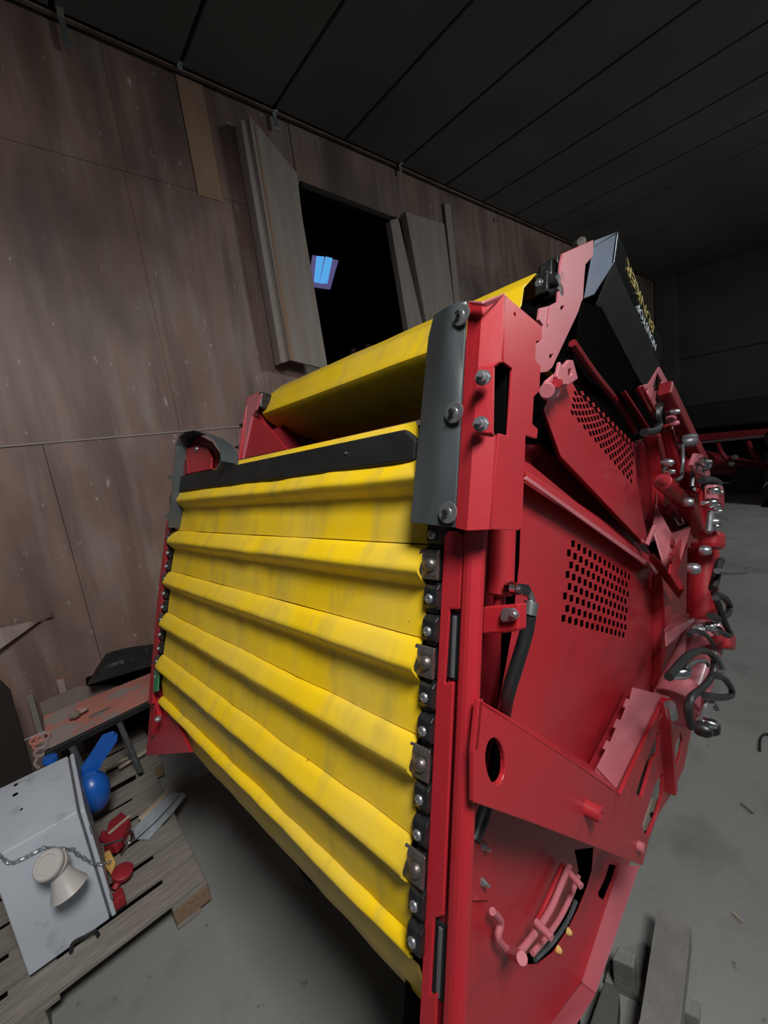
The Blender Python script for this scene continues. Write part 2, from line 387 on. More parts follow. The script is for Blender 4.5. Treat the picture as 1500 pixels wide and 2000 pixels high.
# black scraper bar with its yellow top sheet
bar=[P(343,932,a=-.02),P(788,838,a=-.02),P(812,858,a=-.02),P(809,899,a=-.02),P(347,960,a=-.02)]
part(MB().prism(bar,(.022,0,0)),'scraper_bar',BLK,.004,label='black rubber bar along the belt top')
ys=[P(350,929,a=.006),P(358,923,a=.04),P(812,822,a=.04),P(812,850,a=.006)]
part(MB().prism(ys,(.01,0,-.012)),'top_sheet',YEL,.002,label='thin yellow sheet edge above the black bar')
for u,v in [(346,951),(676,885)]:
    p=P(u,v,a=-.021); part(MB().lathe(p,(-1,0,0),[(0,.003),(.002,.003),(.003,.001)],10),'bar_rivet',ZINC,0)

# ---- drive chains: near one fully seen, far one in a sliver
def chain(b0,parent,top,n,s=1,big=1):
    ln=bpy.data.objects.new('drive_chain',None); COL.objects.link(ln); ln.parent=parent; ln.location=(0,b0,0)
    lk=MB(); w_=.0145*s
    lk.prism([T(-.006,-w_,-.020),T(-.012,-w_,-.012),T(-.012,-w_,.016),T(-.004,-w_,.024),T(.012,-w_,.024),T(.012,-w_,-.020)],(0,2*w_,0))
    lkb=MB().box((-.004,-w_*.7,-.026),(.014,w_*.7,.026))
    rv=MB().lathe((-.011,.002,-.002),(-1,0,0),[(0,.0085),(.002,.0085),(.004,.0075),(.0055,.005),(.0055,.003),(.0035,.0025)],14)
    apl=MB(); apl.prism([T(-.014,-w_-.001,-.024),T(-.016,-w_-.001,-.016),T(-.016,-w_-.001,.018),T(-.012,-w_-.001,.028),T(-.008,-w_-.001,.028),T(-.008,-w_-.001,-.024)],(0,2*w_+.013,0))
    arv=MB().lathe((-.016,-.001,.002),(-1,0,0),[(0,.012),(.003,.0115),(.007,.009),(.0095,.005),(.010,.001)],18)
    P0=None
    for i in range(-2,n):
        c=top-i*PITCH/3
        if i%3==0:
            if P0 is None:
                P0=[apl.build('attachment_plate',WORN,ln,.002,label='worn steel plate with a big rivet')]; a2=P0[0]; P0.append(arv.build('rivet',WORN,ln,0))
                for o in P0:o.location=(0,0,c)
                copy(L0[0],ln,(0,0,c))
            else:
                for o in P0: copy(o,ln,(0,0,c))
                copy(L0[0],ln,(0,0,c))
        else:
            if i==-2:
                L0=[lkb.build('link_core',CHAIN,ln,.002)]; L0[0].location=(0,0,c); L1=[lk.build('chain_link',CHAIN,ln,.002),rv.build('rivet',ZINC,ln,0)]
                for o in L1:o.location=(0,0,c)
            else:
                for o in L1: copy(o,ln,(0,0,c))
                copy(L0[0],ln,(0,0,c))
    part(MB().box((.014,-.02,top-n*PITCH/3),(.03,.02,top+.03)),'chain_track',VOID,0,parent=ln)
    return ln
def near_b(u,v): return P(u,v,a=-.01).y
cb0=P(846,1105,a=-.012)
chain(-.062,mac,cb0.z,12)
chain(BW+.018,mac,cb0.z+PITCH,14,.8)

# ---- near post group
bS=-.16                                     # outer face of the near post
part(MB().prism([P(868,1046,a=.0),P(874,1037,a=.0),P(896,1037,a=.0),P(905,1046,a=.0),P(897,1191,a=.0),P(877,1191,a=.0),P(868,1334,a=.0),P(886,1331,a=.0),
   P(866,1790,a=.0),P(848,1795,a=.0),P(840,1945,a=.0),P(853,1940,a=.0),P(848,2140,a=.0),P(812,2140,a=.0)],(.006,0,0)),'front_strip',RED,.003,label='flat red strip with rectangular notches')
for (u0,v0,u1,v1) in [(886,1194,876,1325),(858,1795,848,1940)]:
    p0,p1=P(u0,v0,a=.012),P(u1,v1,a=.012); part(MB().box((-.003,-.018,p1.z),(.006,.013,p0.z),Matrix.Translation((p0.x,(p0.y+p1.y)/2,0))),'wear_strip',BLK,.003)
    part(MB().box((-.006,-.012,p1.z+.004),(.0,-.004,p0.z-.006),Matrix.Translation((p0.x,(p0.y+p1.y)/2,0))),'wear_strip_edge',GREY,.002)
# long round-cornered tube beside it
top=P(925,1036,a=0).z; floorc=lambda a,b:-(MO.z+ (MR@Vector((a,b,0))).z)/MR[2][2]
cc=[(.0,-.118),(.0,-.150),(.03,-.16),(.05,-.155),(.05,-.118)]
cB=floorc(.02,-.14)
def vert_prism(poly,c0,c1): return MB().prism([T(a,b,c0) for a,b in poly],(0,0,c1-c0))
part(vert_prism([(0,-.117),(-.003,-.122),(-.004,-.130),(-.003,-.137),(.001,-.144),(.008,-.1485),(.016,-.149),(.024,-.145),(.031,-.138),(.034,-.130),(.034,-.117)],cB+.012,top+.02),'post_tube',RED,.003,label='long rounded red post tube',angle=60)
part(vert_prism([(.012,-.1165),(.012,-.09),(.03,-.09),(.03,-.1165)],cB+.012,top),'post_web',REDD,0)
part(vert_prism([(.03,-.1165),(.03,-.085),(.04,-.085),(.04,-.1165)],cB+.03,top+.02),'post_back_plate',REDD,0)
# foot plate on the floor
F0=MR.transposed()
foot=MB(); ftw=MM@T(.03,-.11,cB+.01)
# small flat foot in world axes
fo=MB().box((-.12,-.12,0),(.14,.14,.012)); 
M_=MI@Matrix.Translation((ftw.x,ftw.y,0)); fo.v=[M_@v for v in fo.v]; part(fo,'foot_plate',REDD,.002)
# recess behind the post: back wall and side wall, coloured dark as shade
rb=.0
part(MB().prism([T(.05,rb,top+.05),T(.34,rb,top+.05),T(.34,rb,-.72),T(.05,rb,-.72)],(0,.01,0)),'recess_plate',REDD,0)
part(MB().prism([T(.05,-.10,top+.1),T(.05,-.045,top+.1),T(.05,-.045,-.80),T(.05,-.10,-.80)],(.008,0,0)),'recess_side',VOID,0)
part(MB().prism([T(.06,.0,-.72),T(.9,.0,-.72),T(.9,.0,-1.6),T(.06,.0,-1.6)],(0,.01,0)),'lower_shade_plate',VOID,0)  # added black plate painting the dark beneath the belt end
# hydraulic cylinder in the recess
cA=P(974,1040,b=-.09); 
def up(a,b,c): return T(a,b,c)
cylp=P(976,1158,b=-.09)
part(MB().lathe((cylp.x,-.09,cylp.z-.004),(0,0,1),[(0,.022),(.004,.027),(.30,.027)],28),'lift_cylinder',RED,0,label='red hydraulic cylinder behind the post')
part(MB().cyl((cylp.x,-.09,cylp.z-.03),(cylp.x,-.09,cylp.z),.012,12),'cylinder_rod',RED,0)
# bracket band with zinc lock plate
bp=[(944,1186),(1008,1178),(1012,1230),(942,1240)]
part(MB().prism(PA([(943,1185),(990,1181),(1014,1178),(1013,1231),(990,1236),(940,1239)],.09),(.03,0,0)),'cylinder_bracket',RED,.004)
part(MB().prism(PA([(982,1190),(990,1187),(1006,1187),(1013,1194),(1012,1206),(1004,1212),(985,1215),(979,1208)],.086),(-.006,0,0)),'lock_plate',ZINC,.002,label='zinc lock plate with a bolt')
part(MB().lathe(P(1006,1200,a=.082),(-1,0,0),[(0,.008),(.005,.008),(.005,.005),(.010,.004)],6),'bolt',ZINC,0)
# fitting and hose
h=[P(994,1149,b=-.13),P(1020,1151,b=-.15),P(1032,1156,b=-.155),P(1038,1170,b=-.155),P(1037,1178,b=-.155)]
part(MB().tube(h,.0065,10),'elbow_fitting',CHROME,0)
part(MB().lathe(P(994,1147,b=-.12),P(1012,1150,b=-.145)-P(994,1147,b=-.12),[(0,.013),(.012,.013),(.02,.009),(.03,.008)],6),'hose_nut',CHROME,0)
part(MB().lathe(P(1012,1151,b=-.145),P(1026,1153,b=-.152)-P(1012,1151,b=-.145),[(0,.011),(.02,.011)],6),'hose_nut',CHROME,0)
part(MB().cyl(P(1038,1176,b=-.155),P(1034,1202,b=-.155),.0125,16),'hose_ferrule',GREY,0)
part(MB().tube([P(1034,1202,b=-.155),P(1028,1235,b=-.15),P(1012,1290,b=-.14),P(998,1335,b=-.13),P(990,1365,b=-.12),P(984,1400,b=-.1),P(970,1470,b=-.09),P(962,1520,b=-.09),P(945,1590,b=-.09),P(925,1640,b=-.09)],.0125,12),'hydraulic_hose',HOSE,0,label='black hydraulic hose bending down')

# ---- big side panel with its field of square holes
bP=-.05
def sq(c,s,b):
    return [T(c.x-s*1.35,b,c.z-s*.9),T(c.x+s*1.35,b,c.z-s*.9),T(c.x+s*1.35,b,c.z+s*.9),T(c.x-s*1.35,b,c.z+s*.9)]
rows=[((1119.7,1062),(1229,1127)),((1111.7,1080),(1224,1142)),((1116,1103.6),(1226.5,1160)),((1109,1122),(1222,1174.5)),((1113,1145.6),(1224,1192)),((1104,1164),(1221,1207)),((1108.5,1188.5),(1222,1225)),((1101,1207.7),(1218,1240))]
holes=[]
for k,(s0,s1) in enumerate(rows):
    p0,p1=P(*s0,b=bP),P(*s1,b=bP); n=13
    for i in range(n): holes.append(sq(p0.lerp(p1,i/(n-1)),.0105,bP))
pan=PB([(1022,900),(1034,905),(1290,1115),(1292,1380),(1265,1560),(1228,1692),(1136,1917),(1075,2000),(1020,2120),(890,2160),(905,1990),(925,1600),(965,1430),(1000,1240),(1015,1100)],bP)
# slots in the lower part: arc slot and narrow slot
slot1=PB([(1122,1660),(1159,1655),(1156,1700),(1146,1735),(1130,1775),(1110,1815),(1080,1860),(1050,1883),(1033,1884),(1020,1868),(1045,1855),(1075,1825),(1100,1785),(1118,1735),(1130,1700)],bP)
slot2=PB([(1190,1688),(1203,1690),(1196,1715),(1186,1740),(1179,1758),(1170,1752),(1168,1744),(1182,1715)],bP)
part(MB().prism(pan,(0,.0015,0),holes+[slot1,slot2]),'side_panel',RED,0,label='large flat red side sheet with a field of square holes')
part(MB().prism([T(.15,.06,.25),T(2.3,.06,.05),T(2.0,.06,-1.2),T(.9,.06,-1.7),T(.2,.06,-1.7)],(0,.01,0)),'panel_hole_shade',VOID,0)  # black sheet added so the square holes look shaded
# bolts on the lower panel
part(MB().prism(PB([(930,1575),(963,1618),(961,1740),(955,1760),(915,1760)],bP-.006),(0,.006,0)),'screw_plate',RED,.002)
for u,v in [(942,1651),(941,1721)]:
    p=P(u,v,b=bP-.006); part(MB().lathe(p,(0,-1,0),[(0,.008),(.004,.008),(.010,.004),(.018,.003)],8),'screw',ZINC,0)
for u,v in [(1108,1818),(1088,1853)]:
    p=P(u,v,b=bP); part(MB().lathe(p,(0,-1,0),[(0,.009),(.004,.009),(.012,.004)],8),'screw',YELP,0)
# chain tensioner in the arc slot
bT=-.085
part(MB().tube([P(u,v,b=bT) for u,v in [(1112,1690),(1095,1730),(1078,1770),(1055,1808),(1025,1848),(1005,1868)]],.007,10),'tension_rod',PINK,0)
part(MB().tube([P(u,v,b=bT) for u,v in [(1130,1710),(1115,1750),(1095,1790),(1068,1830),(1040,1862)]],.006,10),'tension_rod',PINK,0)
part(MB().tube([P(u,v,b=bT+.02) for u,v in [(1100,1690),(1062,1775),(1050,1800)]],.007,8,False),'tension_arm',RED,0)
for (u0,v0,u1,v1,r) in [(1108,1700,1136,1732,.008),(1046,1800,1078,1832,.008),(1000,1862,1020,1872,.011)]:
    part(MB().cyl(P(u0,v0,b=bT),P(u1,v1,b=bT-.04),r,12),'tension_pin',PINK,.001)
part(MB().tube([P(u,v,b=bT+.01) for u,v in [(962,1780),(978,1800),(973,1830),(985,1850),(1005,1862)]],.007,8),'tension_lever',PINK,0)
part(MB().tube([P(u,v,b=bP+.02) for u,v in [(1125,1760),(1108,1800),(1080,1840),(1045,1875)]],.006,6),'slot_chain',GREY,0)
# bottom flange bent outwards
def quads(name,pairs,th,m,label=None):
    g=[[P(*q0[:2],b=q0[2]),P(*q1[:2],b=q1[2])] for q0,q1 in pairs]
    return part(MB().sheet(g,th),name,m,.001,label=label,angle=15)
quads('bottom_flange',[((1210,1690,bP),(1250,1690,-.10)),((1136,1917,bP),(1164,1940,-.10))],(0,.004,-.006),PINK,'outward flange painted with pink glare and dust')
quads('bottom_flange',[((1135,1920,bP),(1163,1943,-.10)),((1075,2000,bP),(1127,2000,-.10)),((1040,2060,bP),(1090,2075,-.10))],(0,.004,-.006),PINK,'outward flange painted with pink glare and dust')
# ---- angle ribs across the panel
bR=-.09
quads('diagonal_rib',[((1028,914,bP+.01),(1026,936,bR)),((1170,1010,bP),(1168,1030,bR)),((1282,1097,bP),(1284,1120,bR))],(0,.004,-.008),RED,'long red angle rib')
part(MB().prism([P(1026,936,b=bR),P(1284,1120,b=bR),P(1286,1112,b=bR),P(1030,930,b=bR)],(0,.006,0)),'rib_edge',PINK,.001)
# shadowed recess between rib and upper wing
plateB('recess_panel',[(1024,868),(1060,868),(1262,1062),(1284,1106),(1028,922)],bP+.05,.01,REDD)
# ---- upper wing with staggered holes
bU=-.085
wing=[(1062,800),(1078,760),(1112,735),(1128,742),(1236,862),(1246,950),(1266,1062),(1252,1055),(1095,890)]
wp_=PB(wing,bU)
e1=P(1180,862,b=bU)-P(1167,843,b=bU); e2=P(1160,868,b=bU)-P(1167,843,b=bU); st=P(1120,770,b=bU)
region=PB([(1108,775),(1126,752),(1230,868),(1240,925),(1238,958),(1222,945),(1135,852)],bU)
def inside(p,poly):
    c=False; j=len(poly)-1
    for i in range(len(poly)):
        if (poly[i].z>p.z)!=(poly[j].z>p.z) and p.x<(poly[j].x-poly[i].x)*(p.z-poly[i].z)/(poly[j].z-poly[i].z)+poly[i].x: c=not c
        j=i
    return c
wh=[]
qa,qb,qc,qd=[P(u,v,b=bU) for u,v in [(1126,756),(1236,868),(1233,940),(1118,806)]]
for i in range(25):
    for j in range(9):
        if (i+j)%2: continue
        u_,v_=i/24,j/8
        p=qa.lerp(qb,u_).lerp(qd.lerp(qc,u_),v_)
        e1=(qb-qa).lerp(qc-qd,v_)*.029; e2=(qd-qa).lerp(qc-qb,u_)*.085
        if u_>.05 or v_>.1: wh.append([p-e1,p-e2,p+e1,p+e2])
part(MB().prism(wp_,(0,.0015,0),wh),'upper_wing',RED,0,label='sloping red guard with diamond holes')
plateB('wing_hole_shade',[(1062,800),(1112,735),(1236,860),(1246,950),(1262,1060)],bU+.035,.004,VOID)  # black sheet behind the diamond holes, painted as their inner shade
quads('wing_edge',[((1060,805,bU+.03),(1064,799,bU)),((1090,892,bU+.04),(1096,888,bU)),((1250,1062,bU+.04),(1254,1054,bU))],(0,.003,-.004),RED)
part(MB().tube([P(1254,1058,b=bU),P(1263,1064,b=bU-.02),P(1278,1028,b=bU-.03)],.008,8,False),'wing_lip',PINK,0)

# ---- hood over the near chain: side facet, front facets and rubber flap
bH=-.182; aF=P(955,1035,b=bH).x
cor=[P(u,v,b=bH) for u,v in [(985,575),(972,860),(955,1035)]]
side=[(985,575),(1060,640),(1060,664),(1048,668),(1048,700),(1058,717),(1055,765),(1045,775),(1041,828),(1052,840),(1050,858),(1030,850),(1021,1036),(1012,1037),(955,1035),(972,858),(1000,850),(1003,720),(985,707)]
sh=[PB([(1004,612),(1007,610),(1008,616),(1005,617)],bH),PB([(1047,657),(1057,666),(1047,668)],bH)]
outer=PB([(985,575),(1059,638),(1059,662),(1047,668),(1046,704),(1056,716),(1054,764),(1043,775),(1040,828),(1051,838),(1049,857),(1027,850),(1020,1030),(1013,1036),(955,1034)],bH)
# slot wraps around the corner: cut as notch in both facets
cz=[cor[0],cor[2]]
s_side=PB([(984,707),(1001,720),(993,851),(975,846)],bH)
outer2=outer+[s_side[3],s_side[2],s_side[1],s_side[0]]
part(MB().prism(outer2,(0,.005,0),[PB([(1003,612),(1006,610),(1008,616),(1005,618)],bH)]),'hood_side',RED,.001,label='red side face of the chain hood')
# front facets: folded sheet corner -> fold -> flap edge
def col(px): return px
g_top=[P(985,575,b=bH)]
fold=lambda v:P(942-(v-592)*.066,v,a=aF-.018)
edge=lambda v:P(915-(v-590)*.057,v,a=aF-.02)
corn=lambda v:P(985-(v-575)*.0652,v,b=bH)
def fr_(pts): return MB().prism(pts,(.005,0,0))
def fa_(v): return corn(v).x-.014
fo_=lambda v:P(942-(v-592)*.0676,v,a=fa_(v))
ed_=lambda v:P(915-(v-590)*.0567,v,a=fa_(v)+.006)
sl_=lambda v:P(963-(v-716)*.016,v,a=corn(v).x-.007)
for q in ([corn(575),fo_(592),fo_(716),sl_(716),corn(706)],[fo_(716),fo_(845),sl_(845),sl_(716)],[sl_(845),fo_(845),fo_(1036),corn(1034),corn(852)]):
    part(fr_(q),'hood_front',RED,0,label='red folded front face beside the tall slot')
part(fr_([fo_(592),ed_(590),ed_(1031),fo_(1036)]),'hood_front_fold',RED,0)
part(MB().prism([T(aF+.05,bH+.01,.20),T(aF+.09,bH+.01,.20),T(aF+.09,bH+.01,0),T(aF+.05,bH+.01,0)],(0,.09,0)),'hood_inner_bracket',VOID,.002)  # bracket and wall behind it blackened as the slot's inner shade
part(MB().box((aF+.07,bH+.05,-.08),(aF+.12,bH+.08,.22)),'hood_inner_wall',VOID,0)
# flap: slightly cupped rubber
g=[]
for i in range(13):
    t=i/12; row=[]
    L0=(845-(1020-625)*0,0)
    for j in range(9):
        q=j/8
        vl=628+t*(1021-628); vr=590+t*(1031-590)
        ul=842-t*38; 
        if i==0: ul,vl=850,617
        ur=915-t*25
        u=ul+(ur-ul)*q; v=vl+(vr-vl)*q- (6*math.sin(q*3.1) if i==0 else 0)
        a=aF-.012-.012*math.sin(q*math.pi)*(1-t*.6)+.03*(1-q)**3*(1-t)+.004*noise.noise(Vector((q*3,t*5,0)))
        row.append(P(u,v,a=a))
    g.append(row)
part(MB().sheet(g,(-.004,0,0)),'rubber_flap',FLAP,.001,label='dark grey rubber flap with three washers',angle=60)
for u,v in [(900,616),(887,806),(875,1001)]:
    p=P(u,v,a=aF-.024); part(MB().lathe(p,(-1,.0,.0),[(0,.0175),(.002,.017),(.0025,.014),(.002,.008),(.004,.007),(.004,.002)],24),'washer',ZINC,0)
    part(MB().lathe(p+T(-.006,0,0),(-1,0,0),[(0,.0045),(.005,.0045)],6),'screw_head',HOSE,0)
for u,v in [(944,739),(940,829)]:
    p=P(u,v,a=aF-.016); part(MB().lathe(p,(-1,-.3,0),[(0,.0125),(.003,.0125),(.003,.009),(.012,.009),(.012,.005),(.020,.005)],8),'bolt',ZINC,0)
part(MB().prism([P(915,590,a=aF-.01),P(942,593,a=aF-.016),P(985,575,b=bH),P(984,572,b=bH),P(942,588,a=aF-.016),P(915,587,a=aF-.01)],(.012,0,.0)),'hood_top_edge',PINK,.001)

# ---- top arm, chain blocks, and black hood cover
bA=-.07
arm=[(1101,494),(1159,468),(1159,492),(1157,502),(1144,517),(1142,537),(1139,584),(1135,592),(1130,609),(1079,718),(1070,726),(1057,728),(1056,716),(1045,705),(1046,671),(1058,666),(1061,635),(1053,624),(1056,601),(1074,597),(1091,588),(1096,515)]
def sqp(u,v,s): return [(u-s,v+s*.8),(u-s+1,v-s*.8),(u+s,v-s),(u+s-1,v+s*.7)]
plateB('top_arm',arm,bA,.008,PINK,[sqp(1098.8,601,4),sqp(1077,695.6,4.2)],.0015,'dusty red upper arm plate with painted pale glare')
part(MB().prism(PB([(1068,635),(1072,600),(1074,600),(1070,635)],bA-.001),(0,-.003,0)),'arm_crease',PINK,.001)
for k,(u,v) in enumerate([(1064,560),(1072,540),(1084,532)]):
    p=P(u,v,b=bA+.04)
    part(MB().box((-.022,-.018,-.03),(.022,.018,.03),Matrix.Translation(p)),'head_chain_link',CHAIN,.004)
for (u,v) in [(1078,552),(1082,572),(1086,545)]:
    p=P(u,v,b=bA+.02); part(MB().cyl(p-T(.0,.02,0),p+T(0,.03,0),.017,14),'head_chain_roller',CHAIN,.002)
part(MB().box((-.02,-.01,-.09),(.03,.04,.07),Matrix.Translation(P(1082,560,b=bA+.03))),'head_chain_core',VOID,.01)
p=P(1061,561,b=bA+.02)-T(.022,0,0); part(MB().lathe(p,(-1,0,0),[(0,.010),(.004,.010),(.004,.005),(.006,.003)],16),'rivet',ZINC,0)
part(MB().cyl(P(1132,478,b=.02),P(1130,468,b=0.02),.02,12),'head_bearing',CHAIN,0)
part(MB().cyl(P(1128,478,b=-.03),P(1136,472,b=-.05),.014,10),'head_bearing_nut',WORN,0)
# hood: cap facet then long faces running back
aK=.86
V1,V2,V3,V4,V5=[P(u,v,a=aK) for u,v in [(1207,452),(1199,512),(1159,575),(1140,583),(1160,470)]]
cap=[V1,P(1200,460,a=aK),V2,V3,V4,P(1143,517,a=aK),P(1157,500,a=aK),V5,P(1180,462,a=aK)]
part(MB().prism([V1,V2,V3,V4,V5],(.006,0,0)),'cover_end_cap',mat('black_painted_reflection',(.24,.29,.38),.25,coat=.5,col2=(.17,.21,.28),scale=9),.001,label='glossy black end face of the cover with a painted blue-grey reflection')  # face is really gloss black; its reflection is painted as blue-grey
axd=MR.transposed()@ray(1477,1140); axd=axd.normalized()
def along(Vp,u):       # point on Vp + t*axd whose image column is u
    lo,hi=0,6
    def proj(q):
        r=MR@(q-EL); x,y,z=R.transposed()@r; return 750+F*x/-z
    for _ in range(50):
        m_=(lo+hi)/2
        if proj(Vp+axd*m_)<u: lo=m_
        else: hi=m_
    return Vp+axd*lo
W1,W2=along(V1,1290),along(V2,1289)
L=(W2-V2).length; W1=V1+axd*L
V3b=P(1166,596,a=aK+.02); W3=V3b+axd*L
gtop=MB().sheet([[V1+axd*(L*i/12)+T(0,0,0),(V1.lerp(V2,.5))+axd*(L*i/12)+T(0,.0,.0),V2+axd*(L*i/12)] for i in range(13)],(.0,.008,-.004))
part(gtop,'cover_top_face',GLOSS,.001,label='glossy black cover face with white and gold lettering')
part(MB().prism([V2,W2,W3,V3b],(0,.006,.004)),'cover_lower_face',BLK,.001,label='matt black lower face of the cover')
part(MB().prism([V3b+T(0,.01,0),W3+T(0,.01,0),W3+T(.05,.3,-.12),V3b+T(.05,.3,-.12)],(0,.004,-.004)),'cover_inner_face',VOID,0)
part(MB().prism([V1,W1,W1+T(0,.35,-.06),V1+T(0,.35,-.06)],(0,0,-.006)),'cover_roof',GLOSS,.001)
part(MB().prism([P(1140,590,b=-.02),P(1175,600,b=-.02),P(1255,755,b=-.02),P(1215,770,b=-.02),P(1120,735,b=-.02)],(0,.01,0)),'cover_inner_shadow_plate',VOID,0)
part(MB().tube([P(1118,670,b=-.045),P(1160,730,b=-.045),P(1215,800,b=-.045),P(1240,845,b=-.045)],.012,8),'cover_rail',REDD,0)
# lettering on the top face
def text(s,mt,size,x0,y0,ext,name):
    cu=bpy.data.curves.new(name,'FONT'); cu.body=s; cu.size=size; cu.extrude=.0008; cu.space_character=1.0
    ob=bpy.data.objects.new('tmp',cu); COL.objects.link(ob); bpy.context.view_layer.update()
    dg=bpy.context.evaluated_depsgraph_get(); me=bpy.data.meshes.new_from_object(ob.evaluated_get(dg)); bpy.data.objects.remove(ob)
    wd=max(v.co.x for v in me.vertices); sx=ext/wd
    ex=-(W2-V2).normalized(); up_=(V2-V1); up_=(up_-ex*up_.dot(ex)).normalized(); nn=ex.cross(up_)
    og=W2+ex*x0-up_*y0+nn*.0025
    for v in me.vertices:
        q=v.co.copy(); v.co=og+ex*(q.x*sx)+up_*q.y+nn*q.z
    me.materials.clear(); me.materials.append(mt)
    o=bpy.data.objects.new(name,me); COL.objects.link(o); o.parent=mac; return o
FW=(V1-V2).length
print('cover len',L,'width',FW)
text('NONSTOP',WHITEL,FW*.42,L*.16,FW*.40,L*.46,'white_lettering')
text('BUNKER',GOLDL,FW*.52,L*.26,FW*.86,L*.60,'gold_lettering')
# ---- hinge link below the arm
bL=-.12
plateB('hinge_link',[(1063,758),(1070,742),(1085,730),(1100,716),(1112,702),(1120,703),(1130,740),(1112,752),(1097,752),(1092,775),(1075,782),(1062,776)],bL,.01,PINK,[[(1110,722),(1117,720),(1118,732),(1111,734)]],.003)
part(MB().cyl(P(1068,763,b=bL-.012),P(1072,762,b=bL+.02),.016,14),'hinge_pin',PINK,.001)
part(MB().cyl(P(1088,748,b=bL-.02),P(1090,748,b=bL),.011,10),'hinge_bolt',RED,.001)
plateB('hinge_tab',[(1094,706),(1100,716),(1108,750),(1096,752),(1088,735)],bL-.01,.008,PINK)

# ---- rear frame behind the wing: plates, posts, hydraulics
bQ=-.06
plateB('rear_side_plate',[(1226,862),(1248,866),(1288,856),(1296,900),(1300,1045),(1268,1062),(1252,1000),(1242,930)],bQ+.02,.01,REDD)
plateB('rear_post',[(1284,850),(1296,846),(1305,900),(1310,1048),(1300,1050),(1294,930)],bQ-.02,.05,RED)
plateB('rear_post',[(1292,1120),(1300,1118),(1303,1380),(1292,1390)],bQ-.02,.05,RED)
plateB('rear_web',[(1240,862),(1290,846),(1330,872),(1375,1000),(1395,1100),(1390,1230),(1340,1420),(1290,1400),(1296,1200),(1290,1080)],bQ+.03,.01,REDD)
quads('roof_channel',[((1214,766,bQ),(1222,762,bQ-.05)),((1262,842,bQ),(1270,836,bQ-.05))],(0,.004,-.004),RED)
quads('roof_channel',[((1243,758,bQ-.03),(1256,752,bQ-.08)),((1275,815,bQ-.03),(1286,808,bQ-.08))],(0,.004,-.004),RED)
plateB('rear_bracket',[(1250,754),(1270,748),(1289,716),(1308,751),(1304,766),(1290,790),(1284,812),(1272,800)],bQ-.07,.008,PINK,[[(1284,728),(1294,745),(1290,762),(1279,764),(1276,756)],[(1262,758),(1266,760),(1265,770),(1261,768)],[(1269,778),(1274,782),(1276,796),(1270,790)]],.002,'dusty red bracket with cut-outs and painted glare')
part(MB().prism(PB([(1190,735),(1292,765),(1305,860),(1240,875),(1190,820)],.02),(0,.004,0)),'interior_shade_plate',VOID,0)  # these two black plates are added to paint a dark interior
part(MB().prism(PB([(1040,690),(1130,690),(1240,850),(1262,1060),(1030,905)],.01),(0,.004,0)),'interior_shade_plate',VOID,0)
# long rear boom
def boxbar(p,q,w_,h_,name,m,bev=.003,label=None):
    p=Vector(p);q=Vector(q); d=q-p; z=d.normalized(); x=z.cross(T(0,1,0)).normalized(); y=z.cross(x)
    M=Matrix((x,y,z)).transposed().to_4x4(); M.translation=p
    return part(MB().box((-w_/2,-h_/2,0),(w_/2,h_/2,d.length),M),name,m,bev,label=label)
boxbar(P(1298,757,b=-.16),P(1375,915,b=-.20),.055,.045,'rear_boom',REDD,.006,'long dark red tube at the rear edge')
plateB('boom_end_plate',[(1360,885),(1374,888),(1388,925),(1386,934),(1364,925),(1352,908)],-.24,.012,PINK,[[(1371,912),(1377,917),(1371,920)]])
part(MB().tube([P(1367,902,b=-.25),P(1370,899,b=-.26),P(1376,899,b=-.26),P(1376,912,b=-.26)],.010,8),'boom_pin',CHROME,0)
def knob(u,v,b,r,m,name='port_cap',axis=(0,-1,0),l=.05):
    r*=.55; l*=.6; p=P(u,v,b=b); return part(MB().lathe(p,axis,[(0,r*.8),(l*.2,r),(l*.7,r),(l,r*.6)],10),name,m,0)
knob(1297,800,-.14,.032,ZINC,'hydraulic_fitting'); knob(1309,806,-.17,.020,ZINC,'hydraulic_fitting')
part(MB().tube([P(u,v,b=-.14) for u,v in [(1295,790),(1286,795),(1284,812),(1287,830),(1278,842),(1258,845)]],.014,8),'valve_hose',HOSE,0)
knob(1302,820,-.15,.026,PINK,'cylinder_lug'); knob(1308,828,-.16,.02,PINK,'cylinder_lug')
boxbar(P(1302,835,b=-.12),P(1325,935,b=-.12),.06,.04,'valve_body',RED,.01)
boxbar(P(1328,880,b=-.14),P(1345,960,b=-.14),.07,.05,'valve_body',REDD,.02)
boxbar(P(1345,905,b=-.17),P(1375,985,b=-.17),.08,.05,'valve_body',REDD,.02)
knob(1332,866,-.18,.04,GREY,'hydraulic_fitting',(.3,-1,.2),.08); knob(1333,858,-.18,.028,GREY,'hydraulic_fitting',(.3,-1,.2),.08); knob(1358,914,-.22,.035,GREY,'hydraulic_fitting',(.3,-1,.2),.08)
knob(1350,905,-.22,.022,GREY,'hydraulic_fitting',(0,-1,0),.1)
def pipe(pts,b,r,m,name):
    part(MB().tube([P(p[0],p[1],b=(p[2] if len(p)>2 else b)) for p in pts],r*.62,8),name,m,0)
pipe([(1294,902),(1297,912),(1299,928),(1306,936),(1320,938),(1330,932),(1334,918)],-.15,.012,GREY,'steel_pipe')
pipe([(1331,974),(1345,972),(1354,966),(1356,952)],-.17,.014,GREY,'steel_pipe')
pipe([(1333,868),(1334,900),(1331,925)],-.19,.010,GREY,'steel_pipe')
pipe([(1352,895),(1353,920),(1352,950)],-.22,.012,GREY,'steel_pipe')
knob(1296,904,-.17,.024,ZINC,'hydraulic_fitting'); knob(1299,922,-.17,.018,CHROME,'hydraulic_fitting')
part(MB().cyl(P(1294,940,b=-.15),P(1334,978,b=-.16),.030,20),'short_cylinder',RED,.004,label='short red hydraulic cylinder')
